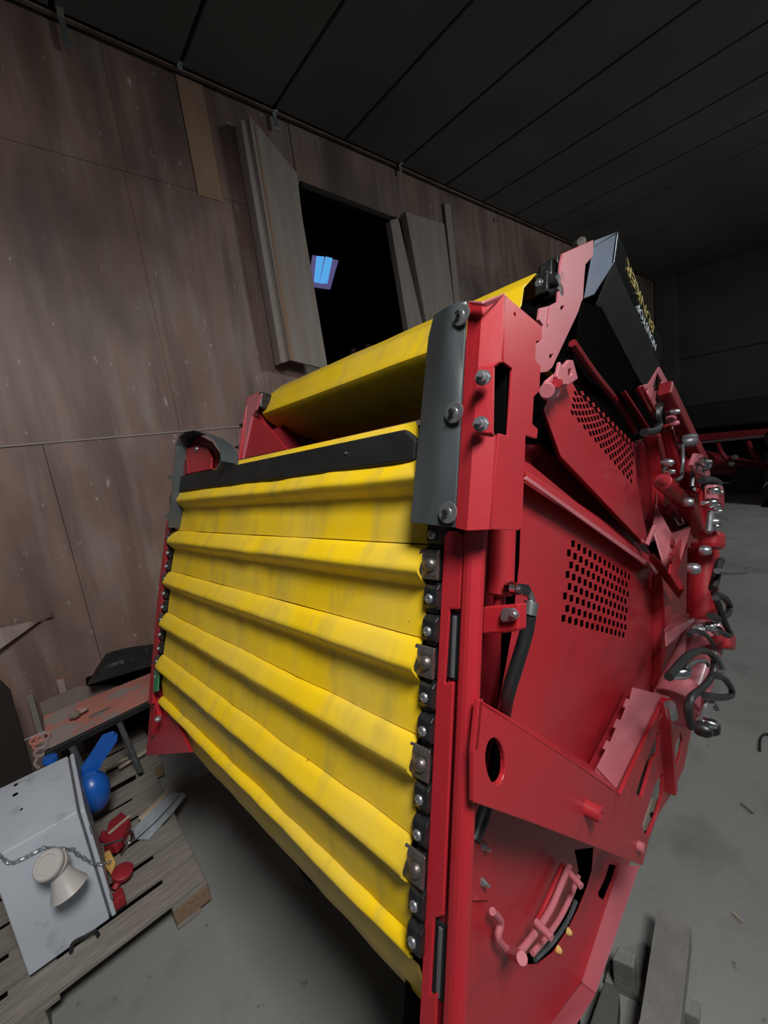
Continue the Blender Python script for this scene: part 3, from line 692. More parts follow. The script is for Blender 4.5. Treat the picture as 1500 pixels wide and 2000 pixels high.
knob(1336,981,-.20,.030,ZINC,'hydraulic_fitting')
boxbar(P(1340,975,b=-.16),P(1372,1035,b=-.18),.10,.06,'valve_block',RED,.012,'red valve block'); 
boxbar(P(1362,955,b=-.18),P(1380,1020,b=-.2),.06,.06,'valve_block',RED,.012)
pipe([(1370,938),(1390,937),(1404,944),(1398,950),(1376,951)],-.25,.022,HOSE,'black_hose')
pipe([(1390,950),(1388,968)],-.26,.022,HOSE,'black_hose')
boxbar(P(1388,963,b=-.27),P(1401,964,b=-.27),.06,.04,'red_end_cap',PINK,.01,'red block cap at the rear edge')
boxbar(P(1383,972,b=-.26),P(1396,978,b=-.26),.07,.06,'red_end_cap',RED,.01)
for (u,v,r) in [(1382,960,.03),(1390,964,.025),(1378,983,.03),(1385,990,.03),(1380,1020,.025),(1384,1030,.03),(1386,1000,.02)]: knob(u,v,-.26,r,CHROME if r>.026 else ZINC,'hydraulic_fitting',(0,-1,.1),.06)
pipe([(1372,983),(1382,982),(1391,984),(1392,995)],-.26,.012,ZINC,'steel_pipe')
pipe([(1388,1000),(1386,1020),(1384,1040)],-.27,.018,ZINC,'steel_pipe')
boxbar(P(1380,1052,b=-.25),P(1400,1057,b=-.27),.07,.07,'red_end_cap',RED,.02)
# V bracket, diagonal bar and strap behind the panel edge
quads('vee_bracket',[((1282,985,bQ-.02),(1276,1035,bQ-.02)),((1312,1042,bQ-.07),(1298,1105,bQ-.06)),((1350,1030,bQ-.14),(1322,1118,bQ-.10))],(0,.005,-.003),PINK,'dusty red folded bracket with painted glare')
plateB('vee_bracket_wing',[(1350,1028),(1345,1060),(1322,1118),(1338,1150),(1327,1152),(1308,1120),(1316,1075)],-.17,.006,RED)
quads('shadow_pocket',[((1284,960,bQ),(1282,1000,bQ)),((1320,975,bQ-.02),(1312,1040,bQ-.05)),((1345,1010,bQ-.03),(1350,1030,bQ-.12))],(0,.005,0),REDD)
for u,v in [(1311,1062),(1308,1090)]:
    part(MB().lathe(P(u,v,b=bQ-.105),(0,-1,0),[(0,.018),(.008,.018)],12),'bracket_hole_rim',REDD,0)
quads('diagonal_strap',[((1270,1090,-.10),(1276,1080,-.14)),((1328,1168,-.12),(1337,1152,-.16))],(0,.006,-.004),REDD)
plateB('rear_gusset',[(1294,1130),(1325,1165),(1335,1205),(1300,1225)],-.09,.01,RED)
quads('toothed_bracket',[((1320,1200,-.12),(1300,1228,-.12)),((1355,1205,-.18),(1302,1236,-.18)),((1356,1214,-.18),(1303,1262,-.18))],(0,.006,-.004),PINK,'small toothed bracket')
part(MB().cyl(P(1377,1062,b=-.22),P(1374,1210,b=-.22),.046,22),'upright_cylinder',RED,.004,label='upright red cylinder at the rear edge')
part(MB().cyl(P(1358,1070,b=-.19),P(1356,1200,b=-.19),.026,16),'upright_rod',REDD,.004)
for (u,v) in [(1366,1075),(1343,1110),(1352,1230),(1384,1208),(1376,1222),(1390,1230)]: knob(u,v,-.27,.03,ZINC,'hydraulic_fitting',(0,-1,0),.05)
# dangling hoses and levers on the far side
pipe([(1392,1150),(1398,1128),(1404,1100),(1408,1095)],-.30,.020,HOSE,'black_hose')
pipe([(1400,1115),(1430,1118),(1455,1117),(1462,1111)],-.32,.014,GREY,'release_lever')
pipe([(1396,1160),(1415,1168),(1425,1185),(1420,1200),(1405,1206),(1388,1203)],-.30,.018,HOSE,'black_hose')
pipe([(1398,1168),(1408,1195),(1418,1222),(1426,1238),(1421,1241),(1408,1234)],-.31,.016,HOSE,'black_hose')
pipe([(1394,1275),(1404,1292),(1410,1308),(1404,1313),(1392,1310)],-.28,.016,GREY,'black_hose')
part(MB().tube([P(1392,1250,b=-.24),P(1413,1255,b=-.26)],.015,8,False),'red_cap_stem',REDD,0)
boxbar(P(1410,1248,b=-.26),P(1421,1253,b=-.26),.07,.06,'red_end_cap',RED,.015)
# big slanted cylinder
part(MB().cyl(P(1385,1232,b=-.19),P(1330,1395,b=-.17),.066,28),'main_cylinder',PINK,.006,label='large dusty hydraulic cylinder with painted pink glare')
part(MB().cyl(P(1350,1240,b=-.13),P(1296,1360,b=-.12),.035,18),'side_cylinder',PINK,.004)
part(MB().cyl(P(1334,1340,b=-.17),P(1322,1372,b=-.16),.076,28),'cylinder_collar',PINK,.004)
pipe([(1306,1322),(1325,1300),(1345,1280),(1366,1271),(1386,1275),(1395,1292),(1390,1320),(1370,1345),(1350,1362),(1344,1390),(1350,1420)],-.30,.0155,HOSE,'black_hose')
pipe([(1346,1300),(1360,1292),(1378,1292),(1384,1300)],-.30,.009,GREY,'steel_pipe')
pipe([(1395,1318),(1415,1326),(1428,1345),(1428,1358),(1410,1362),(1376,1358)],-.31,.016,HOSE,'black_hose')
pipe([(1376,1362),(1400,1366),(1422,1364)],-.31,.010,GREY,'steel_pipe')
pipe([(1346,1240),(1354,1232),(1370,1234),(1386,1248),(1396,1268)],-.30,.010,HOSE,'black_hose')
knob(1310,1316,-.27,.028,CHROME,'hydraulic_fitting',(.4,-1,.3),.07); knob(1318,1308,-.27,.022,CHROME,'hydraulic_fitting',(.4,-1,.3),.06)
knob(1364,1222,-.26,.026,ZINC,'hydraulic_fitting'); knob(1372,1368,-.28,.02,CHROME,'hydraulic_fitting')
part(MB().cyl(P(1308,1376,b=-.24),P(1313,1400,b=-.24),.014,10),'grease_nipple',ZINC,0)
for (u,v,r,m) in [(1358,1420,.035,CHAIN),(1375,1416,.04,CHAIN),(1368,1408,.024,CHROME)]: knob(u,v,-.30,r,m,'hose_coupling',(0,-1,0),.06)
pipe([(1378,1360),(1374,1390),(1366,1408)],-.30,.014,ZINC,'steel_pipe')
pipe([(1382,1362),(1392,1372),(1400,1385)],-.28,.012,GREY,'cable_end')

# ---- lower arm and box bracket
bG=-.165
armp=[(936,1366),(1000,1404),(1130,1493),(1212,1552),(1240,1575),(1262,1540),(1282,1480),(1300,1400),(1306,1362),(1332,1372),(1350,1430),(1334,1500),(1312,1548),(1285,1592),(1268,1640),(1255,1691),(1150,1650),(1040,1608),(926,1568),(926,1470)]
oval=[(968+19*math.cos(t*math.pi/10)+3*math.sin(-t*math.pi/10),1487-46*math.sin(t*math.pi/10)) for t in range(20)]
armp_main=[(936,1366),(1000,1404),(1130,1493),(1212,1552),(1240,1490),(1270,1425),(1298,1362),(1306,1400),(1313,1548),(1285,1592),(1268,1640),(1255,1691),(1150,1650),(1040,1608),(926,1568),(926,1470)]
s1=[(1284,1432),(1289,1432),(1287,1470),(1276,1482),(1255,1556),(1249,1558),(1242,1548),(1262,1490),(1272,1462)]
s2=[(1292,1512),(1296,1516),(1294,1555),(1287,1580),(1278,1605),(1268,1630),(1258,1628),(1255,1610),(1268,1570),(1280,1532)]
plateB('lower_arm',armp_main,bG,.01,RED,[oval,s1,s2],.002,'heavy red arm plate with an oval hole')
plateB('arm_outer_plate',[(1306,1362),(1332,1372),(1350,1430),(1336,1500),(1313,1549),(1304,1440)],bG+.02,.01,RED,[[(1330,1430),(1333,1445),(1330,1470),(1320,1500),(1315,1502),(1313,1480),(1322,1450)]],.002)
boxbar(P(1300,1368,b=bG-.01),P(1312,1545,b=bG-.01),.035,.03,'arm_rib',RED,.003)
for (u,v) in [(1280,1560),(1273,1592),(1264,1620)]: pass
part(MB().prism(PB([(1276,1560),(1287,1562),(1262,1640),(1250,1636)],bG+.012),(0,.006,0)),'slot_lining',CARD,0)
part(MB().prism(PB([(1268,1470),(1280,1476),(1252,1565),(1238,1556)],bG+.03),(0,.006,0)),'slot_lining',CARD,0)
for (u,v) in [(1276,1591),(1264,1627)]: part(MB().prism(PB([(u-4,v-4),(u+5,v-3),(u+4,v+5),(u-5,v+4)],bG+.010),(0,.002,0)),'slot_bolt',VOID,0)
p=P(1145,1578,b=bG); part(MB().lathe(p,(0,-1,0),[(0,.017),(.03,.017),(.032,.014),(.032,.007),(.01,.007)],20),'arm_boss',RED,0); 
p=P(1246,1652,b=bG); part(MB().lathe(p,(0,-1,0),[(0,.014),(.014,.014),(.016,.01)],14),'arm_boss',PINK,0)
part(MB().prism([P(926,1470,b=bG),P(936,1366,b=bG),P(944,1388,b=bP),P(940,1480,b=bP)],(.01,0,0)),'arm_end_flange',RED,.002)
quads('arm_top_edge',[((936,1366,bG),(944,1372,bP)),((1130,1493,bG),(1142,1486,bP)),((1212,1552,bG),(1222,1540,bP))],(0,0,-.006),RED)
# box bracket with toothed inner edge
inn=[(1234,1343),(1228,1368),(1222,1364),(1216,1380),(1220,1384),(1210,1408),(1203,1404),(1196,1420),(1201,1424),(1190,1450),(1183,1446),(1176,1462),(1181,1466),(1163,1500)]
outr=[(1306,1361),(1296,1385),(1290,1398),(1283,1413),(1275,1430),(1268,1445),(1262,1457),(1255,1470),(1248,1484),(1242,1497),(1235,1510),(1228,1523),(1221,1537),(1213,1553)]
def PN(u,v,p0,n):
    r_=MR.transposed()@ray(u,v); return EL+r_*((p0-EL).dot(n)/r_.dot(n))
k0,k1,k2=P(1234,1343,b=-.10),P(1163,1500,b=-.10),P(1306,1361,b=bG)
nb_=(k1-k0).cross(k2-k0).normalized()
part(MB().prism([PN(u,v,k0,nb_) for u,v in inn+outr[::-1]],nb_*.005),'box_bracket_top',PINK,.001,label='dusty bent plate with toothed edge and painted pink glare')
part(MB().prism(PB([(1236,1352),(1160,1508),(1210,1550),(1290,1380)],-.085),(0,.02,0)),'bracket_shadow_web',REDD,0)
quads('box_bracket_lip',[((1163,1500,-.105),(1165,1506,-.105)),((1213,1553,bG),(1212,1560,bG))],(0,.002,-.004),PINK)

# ---- far post with its rubber hood, and far head plate
bF=BW+.075
q=[P(u,v,b=bF) for u,v in [(331,1010),(336,1012),(312,1280),(307,1380),(292,1475),(286,1475),(296,1330)]]
part(MB().prism(PA([(325,1018),(330,1014),(324,1085),(310,1230),(297,1375),(289,1375),(306,1180)],-.01),(.01,0,0)),'far_strip',RED,.002)
part(MB().prism(PA([(294,1370),(303,1352),(322,1365),(350,1420),(372,1470),(285,1476)],.02),(.012,0,0)),'far_foot_guard',RED,.002,label='red flared guard at the belt foot')
part(MB().box((.0,BW+.05,-.98),(.03,BW+.06,.06)),'far_guide',REDD,0)
part(MB().prism(PA([(301,1310),(310,1300),(308,1350),(299,1352)],-.015),(.004,0,0)),'guide_strip',PLASTIC_G,0,label='small green guide piece')
part(MB().lathe(P(312,1403,a=.0),(-1,-.3,0),[(0,.012),(.01,.012),(.02,.004)],8),'bolt',ZINC,0)
part(MB().tube([P(u,v,a=.01) for u,v in [(305,1360),(309,1380),(313,1402)]],.010,6),'guard_strut',RED,0)
part(MB().prism(PA([(334,1000),(340,930),(346,872),(362,850),(382,847),(410,862),(426,885),(428,915)],.01),(.01,0,0)),'hood_back_plate',REDD,.002)  # dark red here is painted shading inside the hood
# rubber hood: an upside-down U band
path=[(328,1030),(333,990),(338,945),(342,900),(344,870),(350,853),(362,844),(380,841),(402,849),(420,862),(430,880),(432,900),(424,915)]
g=[]
for (u,v) in path:
    q=P(u,v,a=-.045); g.append([q,q+T(.06,.004,0)])
part(MB().sheet(g,(0,.006,.003)),'rubber_hood',FLAP,.001,label='folded grey rubber hood over the far chain',angle=60)
part(MB().prism(PA([(345,930),(350,893),(359,877),(384,870),(406,876),(413,895),(411,916)],-.004),(.008,0,0)),'far_hood_plate',RED,.002)
part(MB().prism(PA([(344,935),(350,898),(366,898),(368,925)],-.010),(.006,0,0)),'far_hood_bracket',REDD,.002)
for u,v in [(385,877),(356,901)]: part(MB().lathe(P(u,v,a=-.005),(-1,0,0),[(0,.010),(.004,.009),(.008,.005)],12),'bolt',ZINC,0)
for u,v in [(342,852),(333,932),(327,1008)]: part(MB().lathe(P(u,v,a=-.04),(-.3,1,0),[(0,.010),(.012,.006)],8),'screw',ZINC,0)
# far head plate
hp=[(484,776),(504,766),(523,769),(519,790),(512,806),(545,830),(590,862),(600,872),(540,884),(466,898),(470,868)]
part(MB().prism([P(u,v,b=BW+.02) for u,v in hp],(0,.01,0)),'far_head_plate',RED,.002,label='red head plate at the far belt end')
fa=P(505,800,b=BW+.02).x
part(MB().prism(PA([(484,776),(500,768),(510,770),(500,800),(492,812),(474,896),(463,898),(466,850)],fa-.06),(.01,0,0)),'far_head_flange',PINK,.002)
part(MB().prism(PA([(492,812),(528,838),(560,878),(474,896)],fa-.05),(.01,0,0)),'far_head_web',RED,.002)
part(MB().box((-.03,-.03,-.04),(.04,.02,.04),Matrix.Translation(P(514,786,b=BW))),'far_chain_block',CHAIN,.008)
for u,v in [(474,830),(466,873)]: part(MB().lathe(P(u,v,a=fa-.06),(-.2,1,0),[(0,.009),(.02,.006)],8),'screw',HOSE,0)
# underframe deep under the belt
cF=floorc(1.0,.6)
part(MB().box((.40,.10,-1.0),(.52,1.2,-.9)),'underframe_beam',VOID,.004)
for bb in (.25,1.1):
    t1=MM@T(.46,bb,-.95); M_=MI; m_=MB().box((t1.x-.05,t1.y-.05,.0),(t1.x+.05,t1.y+.05,t1.z)); m_.v=[M_@v for v in m_.v]; part(m_,'underframe_leg',VOID,.003)
part(MB().prism([T(.3,1.25,.3),T(.3,1.25,-.95),T(1.3,1.25,-.7),T(2.6,1.25,.2),T(2.6,1.25,.75),T(.6,1.25,.5)],(0,.01,0)),'far_side_panel',REDD,0)
part(MB().prism([T(.12,.0,-.95),T(.12,1.25,-.95),T(1.6,1.25,-.75),T(1.6,.0,-.75)],(0,0,-.01)),'hopper_floor',VOID,0)

# ================================================================== pallets
def pallet(name,x1,y0,z0,w_,d_,label,nb=6,group=None):
    t=thing(name,(x1,y0,z0),label,'pallet',group)
    bw=(d_/nb)*.78; gaps=(d_-nb*bw)/(nb-1)
    for i in range(nb):
        y=i*(bw+gaps); MB().box((-w_,y,.122+random.uniform(-.002,.002)),(0-random.uniform(0,.008),y+bw,.144)).build('top_board',WOOD,t,.003)
    for k,xx in enumerate((-.145,-w_/2-.07,-w_)):
        MB().box((xx,0,.100),(xx+.145,d_,.1215)).build('cross_board',WOOD,t,.003)
        MB().box((xx,0,0.0),(xx+.10,d_,.022)).build('bottom_board',WOOD,t,.003)
        for yy in (0,d_/2-.05,d_-.1): MB().box((xx,yy+.001,.0222),(xx+.10 if k else xx+.145,yy+.1,.0998)).build('block',BLOCKW if (k==0 and yy==0) else WOOD,t,.004)
    return t
pallet('wooden_pallet',.246,1.837,0,1.2,.95,'weathered wooden pallet carrying the grey cabinet, front left')
pallet('wooden_pallet',.30,2.86,0,1.2,.5,'dark weathered pallet pushed behind the front one, under the pink board',3)
PT=.1465

# ================================================================== cabinet
cbn=thing('metal_cabinet',(-.099,1.969,PT),'light grey metal cabinet standing upright on the front pallet','cabinet')
hgt=.512
MB().box((-.258,0,0),(0,.46,hgt)).build('body',CAB,cbn,.004)
MB().box((.008,-.006,.004),(.024,.465,hgt-.002)).build('door',CAB,cbn,.004)
MB().box((.0,.006,.01),(.008,.455,hgt-.008)).build('door_gasket',GREY,cbn)
for z in (.08,.40): MB().cyl((.024,-.004,z),(.024,-.004,z+.035),.006,10).build('hinge',CHROME,cbn)
for u,v,r in [(31,1533,.008),(30,1552,.010),(42,1581,.005)]:
    p=wp(u,v,z=PT+hgt)-cbn.location; MB().cyl((p.x,p.y,hgt-.001),(p.x,p.y,hgt+.0015),r,12).build('knockout',VOID,cbn)
# beacon/horn on the front face
bz=wp(103,1690,y=1.969-.06)-T(0,0,0)
bc=thing('signal_horn',bz,'round cream signal horn with a flared mouth on the cabinet front','horn')
ax_=Vector((-.30,-.55,.78)).normalized()
MB().lathe((0,0,0),ax_,[(-.028,.030),(-.026,.043),(-.010,.044),(-.009,.047),(.004,.047),(.006,.044),(.018,.044),(.020,.049),(.034,.048),(.040,.043),(.041,.031),(.037,.029),(.037,.001)],36).build('cap',CREAM,bc,0)
MB().lathe(T(.010,.0,-.02),Vector((.16,-.25,-1)),[(0,.030),(.025,.032),(.065,.046),(.095,.060),(.097,.058),(.06,.036)],32,False).build('horn_mouth',CREAM,bc,0)
MB().cyl((0,0,-.01),(0,.055,-.02),.018,14).build('mounting_stem',CREAM,bc)
# chain hanging across the front
ch=thing('steel_chain',(-.22,1.955,.5),'thin steel chain slung across the cabinet front behind the horn','chain')
pts=[wp(u,v,y=1.955) for u,v in [(-4,1668),(6,1676),(15,1684),(30,1682),(50,1673),(70,1662),(84,1655),(140,1658),(152,1668),(168,1678),(182,1686),(196,1688),(212,1684)]]
lens=[0]
for i in range(1,len(pts)): lens.append(lens[-1]+(pts[i]-pts[i-1]).length)
def at(s):
    for i in range(1,len(pts)):
        if s<=lens[i]: t=(s-lens[i-1])/(lens[i]-lens[i-1]); return pts[i-1].lerp(pts[i],t),(pts[i]-pts[i-1]).normalized()
    return pts[-1],(pts[-1]-pts[-2]).normalized()
lm=MB(); ring=[T(.0085*math.cos(t)+(.004 if math.cos(t)>0 else -.004),.005*math.sin(t),0) for t in [k*math.pi/6 for k in range(12)]]; 
lm.tube(ring+[ring[0]],.0015,5,False,False); l0=None; s=.005; i=0
while s<lens[-1]:
    p,d=at(s); x=d; y=T(0,1,0) if i%2 else d.cross(T(0,1,0)); y=(y-x*y.dot(x)).normalized(); z=x.cross(y)
    M=Matrix((x,y,z)).transposed().to_4x4(); M.translation=p-ch.location
    if l0 is None: l0=lm.build('chain_link',ZINC,ch); l0.matrix_local=M
    else: copy(l0,ch,mat4=M)
    s+=.0175; i+=1

# ================================================================== clutter on the pallets
# blue scoop
bs=thing('plastic_scoop',wp(180,1570,z=PT),'bright blue plastic scoop leaning behind the grey cabinet','scoop')
hb=[wp(u,v,y=2.55) for u,v in [(200,1437),(222,1429),(230,1434),(229,1447),(200,1490),(190,1510),(196,1540),(160,1540),(158,1500),(176,1475)]]
hole=[(wp(224,1435,y=2.55)+T(.006*math.cos(t),0,.006*math.sin(t))) for t in [k*math.pi/4 for k in range(8)]]
MB().prism([p-bs.location for p in hb],(0,.012,0),[[p-bs.location for p in hole]]).build('handle',BLUE,bs,.003)
pc=wp(183,1545,y=2.50)-bs.location
m=MB().lathe(pc+T(0,0,.09),(0,.0,-1),[(0,.03),(.02,.055),(.06,.072),(.11,.070),(.16,.055),(.19,.03),(.20,.004)],24); m.build('bowl',BLUE,bs)
bl=MB().lathe((0,0,0),(.2,-.1,1),[(0,.015),(.006,.028),(.02,.035),(.04,.03),(.045,.01)],16).build('plastic_tub',BLUE); bl.location=wp(98,1490,z=PT+.3)
bl.location=wp(98,1492,y=2.75); tag(bl,'dark blue plastic lid peeking above the back of the cabinet','tub')
bb=MB().box((-.03,-.06,0),(0,.3,.30)).build('plastic_crate',mat('navy_plastic',(.01,.02,.12),.4),None,.01); bb.location=wp(15,1880,z=PT)+T(-.09,.02,0); tag(bb,'dark navy plastic crate at the left edge beside the cabinet','crate')
# workbench: pink board in a dark frame on pipe legs
wbk=thing('folding_table',wp(275,1510,z=PT),'faded pink-topped folding table with dark frame and grey legs','table')
o0=wbk.location
def wq3(l): return [wp(u,v,y=y)-o0 for u,v,y in l]
Fl,Fr=(93,1470,2.80),(300,1372,2.80)
top_=wq3([(97,1462,2.80),(300,1362,2.80),(300,1312,3.2),(86,1398,3.2)])
MB().prism(top_,(0,0,-.015)).build('table_top',PINKB,wbk,.002)
MB().prism(wq3([(88,1470,2.78),(300,1366,2.78),(300,1378,2.78),(86,1486,2.78)]),(0,.03,0)).build('frame_rail',BLK,wbk,.004)
MB().prism(wq3([(84,1400,3.2),(88,1398,3.2),(99,1464,2.80),(93,1472,2.80)]),(0,0,-.02)).build('frame_end',PINKB,wbk,.002)
a_=wp(230,1405,y=2.80)-o0; MB().cyl(a_,(0,0,.012),.016,14).build('leg',GREY,wbk)
MB().cyl(wp(138,1452,y=2.80)-o0,wp(200,1588,y=2.80)*1-o0,.018,14).build('leg',GREY,wbk)
# debris on the board
def blob(name,u,v,y,s,m,label,cat,seed=0):
    p=wp(u,v,y=y); random.seed(seed); mb=MB(); n=9
    rg=[]
    for k,(h_,r) in enumerate([(0,.8),(.25,1),(.6,.75),(.9,.35),(1,.05)]):
        rg.append([T(s[0]*r*math.cos(2*math.pi*j/n)*random.uniform(.75,1.2),s[1]*r*math.sin(2*math.pi*j/n)*random.uniform(.75,1.2),s[2]*h_) for j in range(n)])
    mb.rings(rg); o=mb.build(name,m); o.location=p; tag(o,label,cat); return o
blob('crumpled_paper',155,1392,3.0,(.05,.03,.03),PINKB,'pink crumpled scrap lying on the pink table top','scrap',3)
blob('grey_lump',146,1400,2.97,(.03,.02,.045),CARD,'grey stone-like lump on the pink table top','lump',4)
blob('metal_filings',200,1392,2.95,(.11,.035,.012),ZINC,'scatter of silvery swarf on the front of the pink table','swarf',5)['kind']='stuff'
cdb=thing('cardboard_sheet',wp(110,1400,y=3.3),'flat grey-brown cardboard leaning behind the pink table','cardboard')
MB().prism([p-cdb.location for p in [wp(u,v,y=3.3) for u,v in [(76,1374),(150,1342),(215,1338),(260,1345),(205,1362),(86,1402)]]],(0,.01,-.0)).build('sheet',CARD,cdb,.002)
tp=[]
for i in range(13):
    r=[]
    for j in range(8):
        t=i/12; q=j/7
        u=172+t*140; vt=1270-12*t+ (26*(1-t)**3); vb=1338-42*t
        if t<.25: vt=vt+ (1-t*4)*38
        v=vt+(vb-vt)*q
        p=wp(u,v,y=3.33-.22*q+.05*noise.noise(Vector((t*5,q*4,0)))); r.append(p)
    tp.append(r)
p0=tp[6][7].copy()
tb=MB().sheet(tp,(0,.01,0)).build('tarpaulin',TARP,None,0,origin=p0); tag(tb,'crumpled black tarpaulin heaped against the brown wall','tarpaulin')
# boards holding the tarp up
crt=MB().box((-.14,0,0),(.45,.12,.60)).build('storage_box',VOID,None,.01); crt.location=(.20,3.36,0); tag(crt,'dark narrow box in shadow between the pink table and the wall','box')
# studs and rails behind on the left
for (pix,y,m,l) in [([(52,1360),(64,1357),(80,1430),(66,1434)],3.35,WOOD,'upright grey lath leaning behind the pink table, left'),([(110,1330),(124,1327),(132,1345),(114,1352)],3.4,PINKB,'orange-topped post end behind the cardboard')]:
    q=[wp(u,v,y=y) for u,v in pix]
    if l.startswith('upright'): q[2]=q[2]+T(.0,0,-.9) ; q[3]=q[3]+T(0,0,-.9)
    else: q[2]=q[2]+T(0,0,-.6); q[3]=q[3]+T(0,0,-.6)
    o=MB().prism([p for p in q],(0,.03,0)).build('wooden_lath',m,None,.002,origin=q[0]); tag(o,l,'lath')
rc=thing('red_chain_hook',wp(78,1450,y=2.9),'small rusty-red hook and links hanging at the left end of the pink table','hook')
for k,(u,v) in enumerate([(72,1445),(78,1454),(84,1440),(80,1468)]):
    c=wp(u,v,y=2.9)-rc.location; ringp=[c+T(.028*math.cos(t),0,.022*math.sin(t)) for t in [j*math.pi/6 for j in range(13)]]
    MB().tube(ringp,.008,6,False,False).build('link',PINKB,rc)
MB().tube([wp(48,1446,y=2.92)-rc.location,wp(90,1428,y=2.92)-rc.location],.006,6,False).build('rod',ZINC,rc)
MB().tube([wp(74,1478,y=2.9)-rc.location,wp(68,1492,y=2.9)-rc.location,wp(76,1500,y=2.9)-rc.location],.008,6).build('hook_tip',PINKB,rc)
# dark upright frame at far left
o=MB().prism([wp(u,v,y=3.1) for u,v in [(0,1330),(20,1350),(62,1500),(50,1600),(0,1600)]],(0,.03,0)).build('dark_board',DARKW,None,.003,origin=wp(0,1600,y=3.1)); tag(o,'dark board leaning in shadow at the far left of the wall','board')
# rods in the space under the table
for (a,b,l) in [((232,1500),(330,1440),'thin pale rod lying under the pink table'),((205,1500),(250,1480),'short pale lath lying behind the blue scoop')]:
    o=MB().tube([wp(*a,z=PT+.05),wp(*b,z=PT+.05)],.008,6,False); q=wp(*a,z=PT+.05); o=o.build('wooden_rod',STICK,None,0,origin=q); tag(o,l,'rod')
# stick, glass strips, red bits on the pallet
o=MB().prism([wp(u,v,z=PT+.03) for u,v in [(361,1511),(358,1520),(300,1582),(275,1604),(270,1600),(300,1572),(340,1528)]],(0,0,.008)).build('wooden_stick',STICK,None,.002,origin=wp(300,1580,z=PT+.03)); tag(o,'long cream wooden stick lying across the pallet boards','stick')
gs=thing('glass_strip',wp(300,1600,z=PT),'pair of pale bluish metal strips lying on the pallet boards','strip')
MB().prism([wp(u,v,z=PT+.028)-gs.location for u,v in [(337,1547),(352,1552),(305,1603),(265,1640),(261,1622),(290,1588)]],(0,0,.006)).build('upper_strip',GLASSP,gs,.001)
MB().prism([wp(u,v,z=PT+.004)-gs.location for u,v in [(354,1548),(364,1553),(340,1585),(290,1641),(268,1640),(310,1600)]],(0,0,.006)).build('lower_strip',GLASSP,gs,.001)
sh=thing('shackle',wp(252,1640,z=PT+.0),'chrome shackle with a pin beside the pale strips','shackle')
MB().tube([wp(u,v,z=PT+.06)-sh.location for u,v in [(204,1650),(225,1644),(240,1638)]],.005,8).build('pin',CHROME,sh)
MB().tube([wp(u,v,z=PT+.03)-sh.location for u,v in [(240,1632),(246,1622),(256,1626),(258,1640),(248,1648),(240,1642)]],.007,8).build('bow',CHROME,sh)
MB().tube([wp(u,v,z=PT+.02)-sh.location for u,v in [(250,1650),(242,1660),(236,1668)]],.005,6).build('wire',CHROME,sh)
o=MB().prism([wp(u,v,z=PT+.002) for u,v in [(216,1622),(242,1600),(258,1615),(244,1650),(230,1668),(206,1668)]],(0,0,.05)).build('red_plate',REDP,None,.006,origin=wp(235,1640,z=PT)); tag(o,'flat dark red wedge plate on the pallet right of the cabinet','plate')
o=MB().box((-.05,-.008,0),(.06,.008,.004)).build('pale_strip',STICK,None); o.location=wp(232,1612,z=PT+.055); o.rotation_euler=(0,0,.35); tag(o,'thin pale strip resting on the red wedge plate','strip')
o=blob('red_lump',205,1640,wp(205,1640,z=PT).y,(.024,.024,.05),REDP,'small round red lump touching the cabinet door','lump',8)
o=MB().prism([wp(u,v,z=PT+.03) for u,v in [(205,1672),(216,1666),(228,1690),(220,1716),(208,1700)]],(0,0,.02),[[wp(214+5*math.cos(t),1692+4*math.sin(t),z=PT+.03) for t in [k*math.pi/4 for k in range(8)]]]).build('amber_lug',YELP,None,.003,origin=wp(215,1700,z=PT)); tag(o,'amber plastic lug with a hole beside the cabinet foot','lug')
cup=thing('red_cup',wp(243,1722,z=PT),'dull red round cap on a stem lying on the pallet front','cap')
MB().lathe((0,0,.035),(.2,-.15,1),[(0,.032),(.004,.040),(.022,.042),(.026,.036),(.026,.01)],22).build('cap',REDP,cup)
MB().cyl((-.04,-.03,.02),(0,0,.04),.015,12).build('stem',REDP,cup)
o=MB().box((-.03,-.025,0),(.03,.025,.05)).build('red_block',REDP,None,.006); o.location=wp(231,1772,z=PT)+T(0,0.01,0); tag(o,'small red block on the pallet edge under the cabinet door','block')
# hoses and rags low left
for pts_,r,m,l in [([(-10,1940),(50,1948),(90,1935),(130,1905),(160,1880)],.014,HOSE,'dark hose curling along the floor at the lower left'),([(110,1898),(130,1880),(150,1862)],.010,GREY,'grey cable end under the front of the cabinet'),([(-10,1970),(40,1965),(80,1950),(110,1920)],.018,CARD,'brown rope lying on the floor at the lower left corner')]:
    q=[wp(u,v,z=r+.001) for u,v in pts_]; o=MB().tube(q,r,8).build('floor_hose',m,None,0,origin=q[0]); tag(o,l,'hose')
q=[wp(u,v,y=1.93) for u,v in [(138,1860),(143,1842),(165,1830),(185,1820),(192,1828),(188,1838)]]
o=MB().tube(q,.007,8).build('loose_cable',HOSE,None,0,origin=q[0]); tag(o,'short black cable loop hanging in front of the pallet edge','cable')

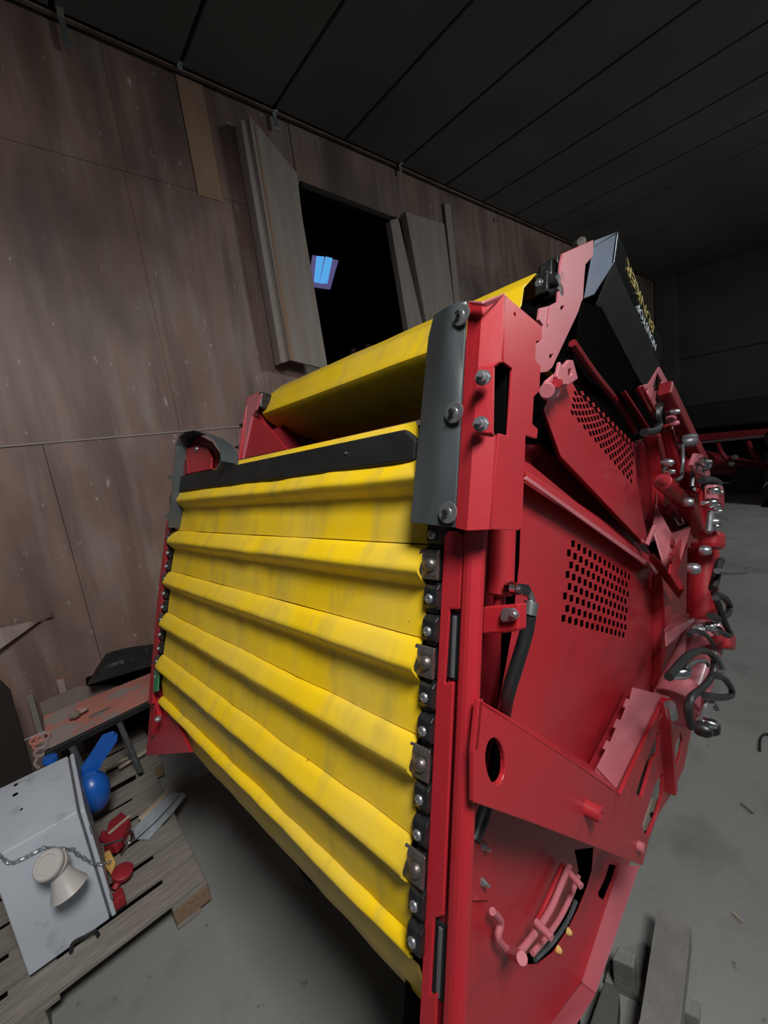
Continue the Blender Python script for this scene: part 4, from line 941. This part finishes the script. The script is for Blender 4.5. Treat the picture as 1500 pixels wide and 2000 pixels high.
# ================================================================== timber, lower right
tf=thing('timber_frame',(1.1,.38,0),'weathered grey timber frame lying on the floor by the machine','timber')
tl=tf.location
beam=[wp(u,v,z=.14) for u,v in [(1285,1768),(1350,1808),(1330,1990),(1322,2060),(1225,2060),(1250,1990)]]
MB().prism([p-tl for p in beam],(0,0,-.10)).build('long_board',GWOOD,tf,.006)
MB().prism([wp(u,v,z=.14)-tl for u,v in [(1208,1845),(1242,1862),(1238,1890),(1195,1872)]],(0,0,-.12)).build('block',GWOOD,tf,.005)
MB().prism([wp(u,v,z=.10)-tl for u,v in [(1180,1915),(1210,1935),(1200,2060),(1130,2060)]],(0,0,-.09)).build('end_block',CONCW,tf,.005)
MB().prism([wp(u,v,z=.05)-tl for u,v in [(1330,1940),(1368,1958),(1366,1990),(1325,1970)]],(0,0,-.049)).build('block',GWOOD,tf,.005)
MB().prism([wp(u,v,z=.03)-tl for u,v in [(1190,1880),(1340,1960),(1340,1985),(1180,1915)]],(0,0,-.028)).build('bottom_board',GWOOD,tf,.004)

# ================================================================== far background
def bgm(name,loc,label):
    t=thing(name,loc,label,'farm machine','red implements parked at the back wall'); return t
b1=bgm('parked_implement',(10.6,2.3,0),'dark red implement parked by the back wall, between the hopper and the tyre'); 
rnd=random.Random(3)
MB().box((-.4,-1.2,.35),(.4,1.0,.5)).build('frame',DREDM,b1,.02)
MB().prism([T(-.45,-1.1,.5),T(-.45,.2,.95),T(-.45,.9,.8),T(-.45,1.0,.5)],(.5,0,0)).build('hood',DREDM,b1,.03)
for k in range(5): MB().tube([T(-.5,-1.2+k*.45,.45),T(-.55,-1.0+k*.45,.75+.1*rnd.random()),T(-.3,-.9+k*.45,.95)],.04,8).build('tine',DREDM,b1)
for y in (-.9,-.1,.7): MB().lathe((-.5,y,.26),(1,0,0),[(0,.2),(.03,.26),(.2,.26),(.23,.2)],20).build('wheel',TYRE,b1)
for y,z in ((-.75,.72),(-.7,.6),(.1,.85),(.55,.9)): MB().lathe((-.55,y,z),(-1,0,0),[(0,.05),(.05,.05),(.06,.02)],8).build('bolt',ZINC,b1)
b2=bgm('parked_implement',(11.6,1.5,0),'long dark implement with a red beam standing against the back wall')
MB().box((-.25,-1.6,.95),(-.05,1.7,1.1)).build('beam',DREDM,b2,.02)
MB().box((-.15,-1.6,1.2),(.3,1.5,1.75)).build('canopy',BLK,b2,.05)
MB().box((-.1,-1.5,0),(.3,1.4,1.2)).build('body',VOID,b2,.05)
MB().tube([T(-.35,-1.5,1.0),T(-.35,1.6,.9)],.03,8,False).build('rod',ZINC,b2)
st=thing('tyre_stack',wp(1500,985,z=0)+T(.35,-.55,0),'stack of old tractor tyres at the right edge of the photo','tyre')
for k in range(4):
    m=MB().lathe((0,0,.02+k*.3),(0,0,1),[(0,.35),(.0,.58),(.05,.64),(.22,.64),(.28,.58),(.28,.35)],32,False); m.build('tyre',TYRE,st)
o=MB().box((-.6,-.6,0),(.6,.6,.02)).build('stack_base',VOID,st)
# bits on the floor at the right
def fl_obj(name,pts_,r,m,l,cat):
    q=[wp(u,v,z=r+.001) for u,v in pts_]; o=MB().tube(q,r,6,len(q)>2).build(name,m,None,0,origin=q[0]); tag(o,l,cat)
fl_obj('bent_wire',[(1484,1466),(1485,1445),(1492,1435),(1504,1434)],.006,HOSE,'bent black wire on the floor at the right edge','wire')
fl_obj('pale_splinter',[(1431,1782),(1450,1801)],.004,STICK,'thin pale splinter on the floor right of the timber','splinter')
fl_obj('dark_twig',[(1448,1568),(1462,1580),(1472,1588)],.005,WOOD,'dark twig on the floor right of the machine','twig')
print('objects',len(bpy.data.objects))
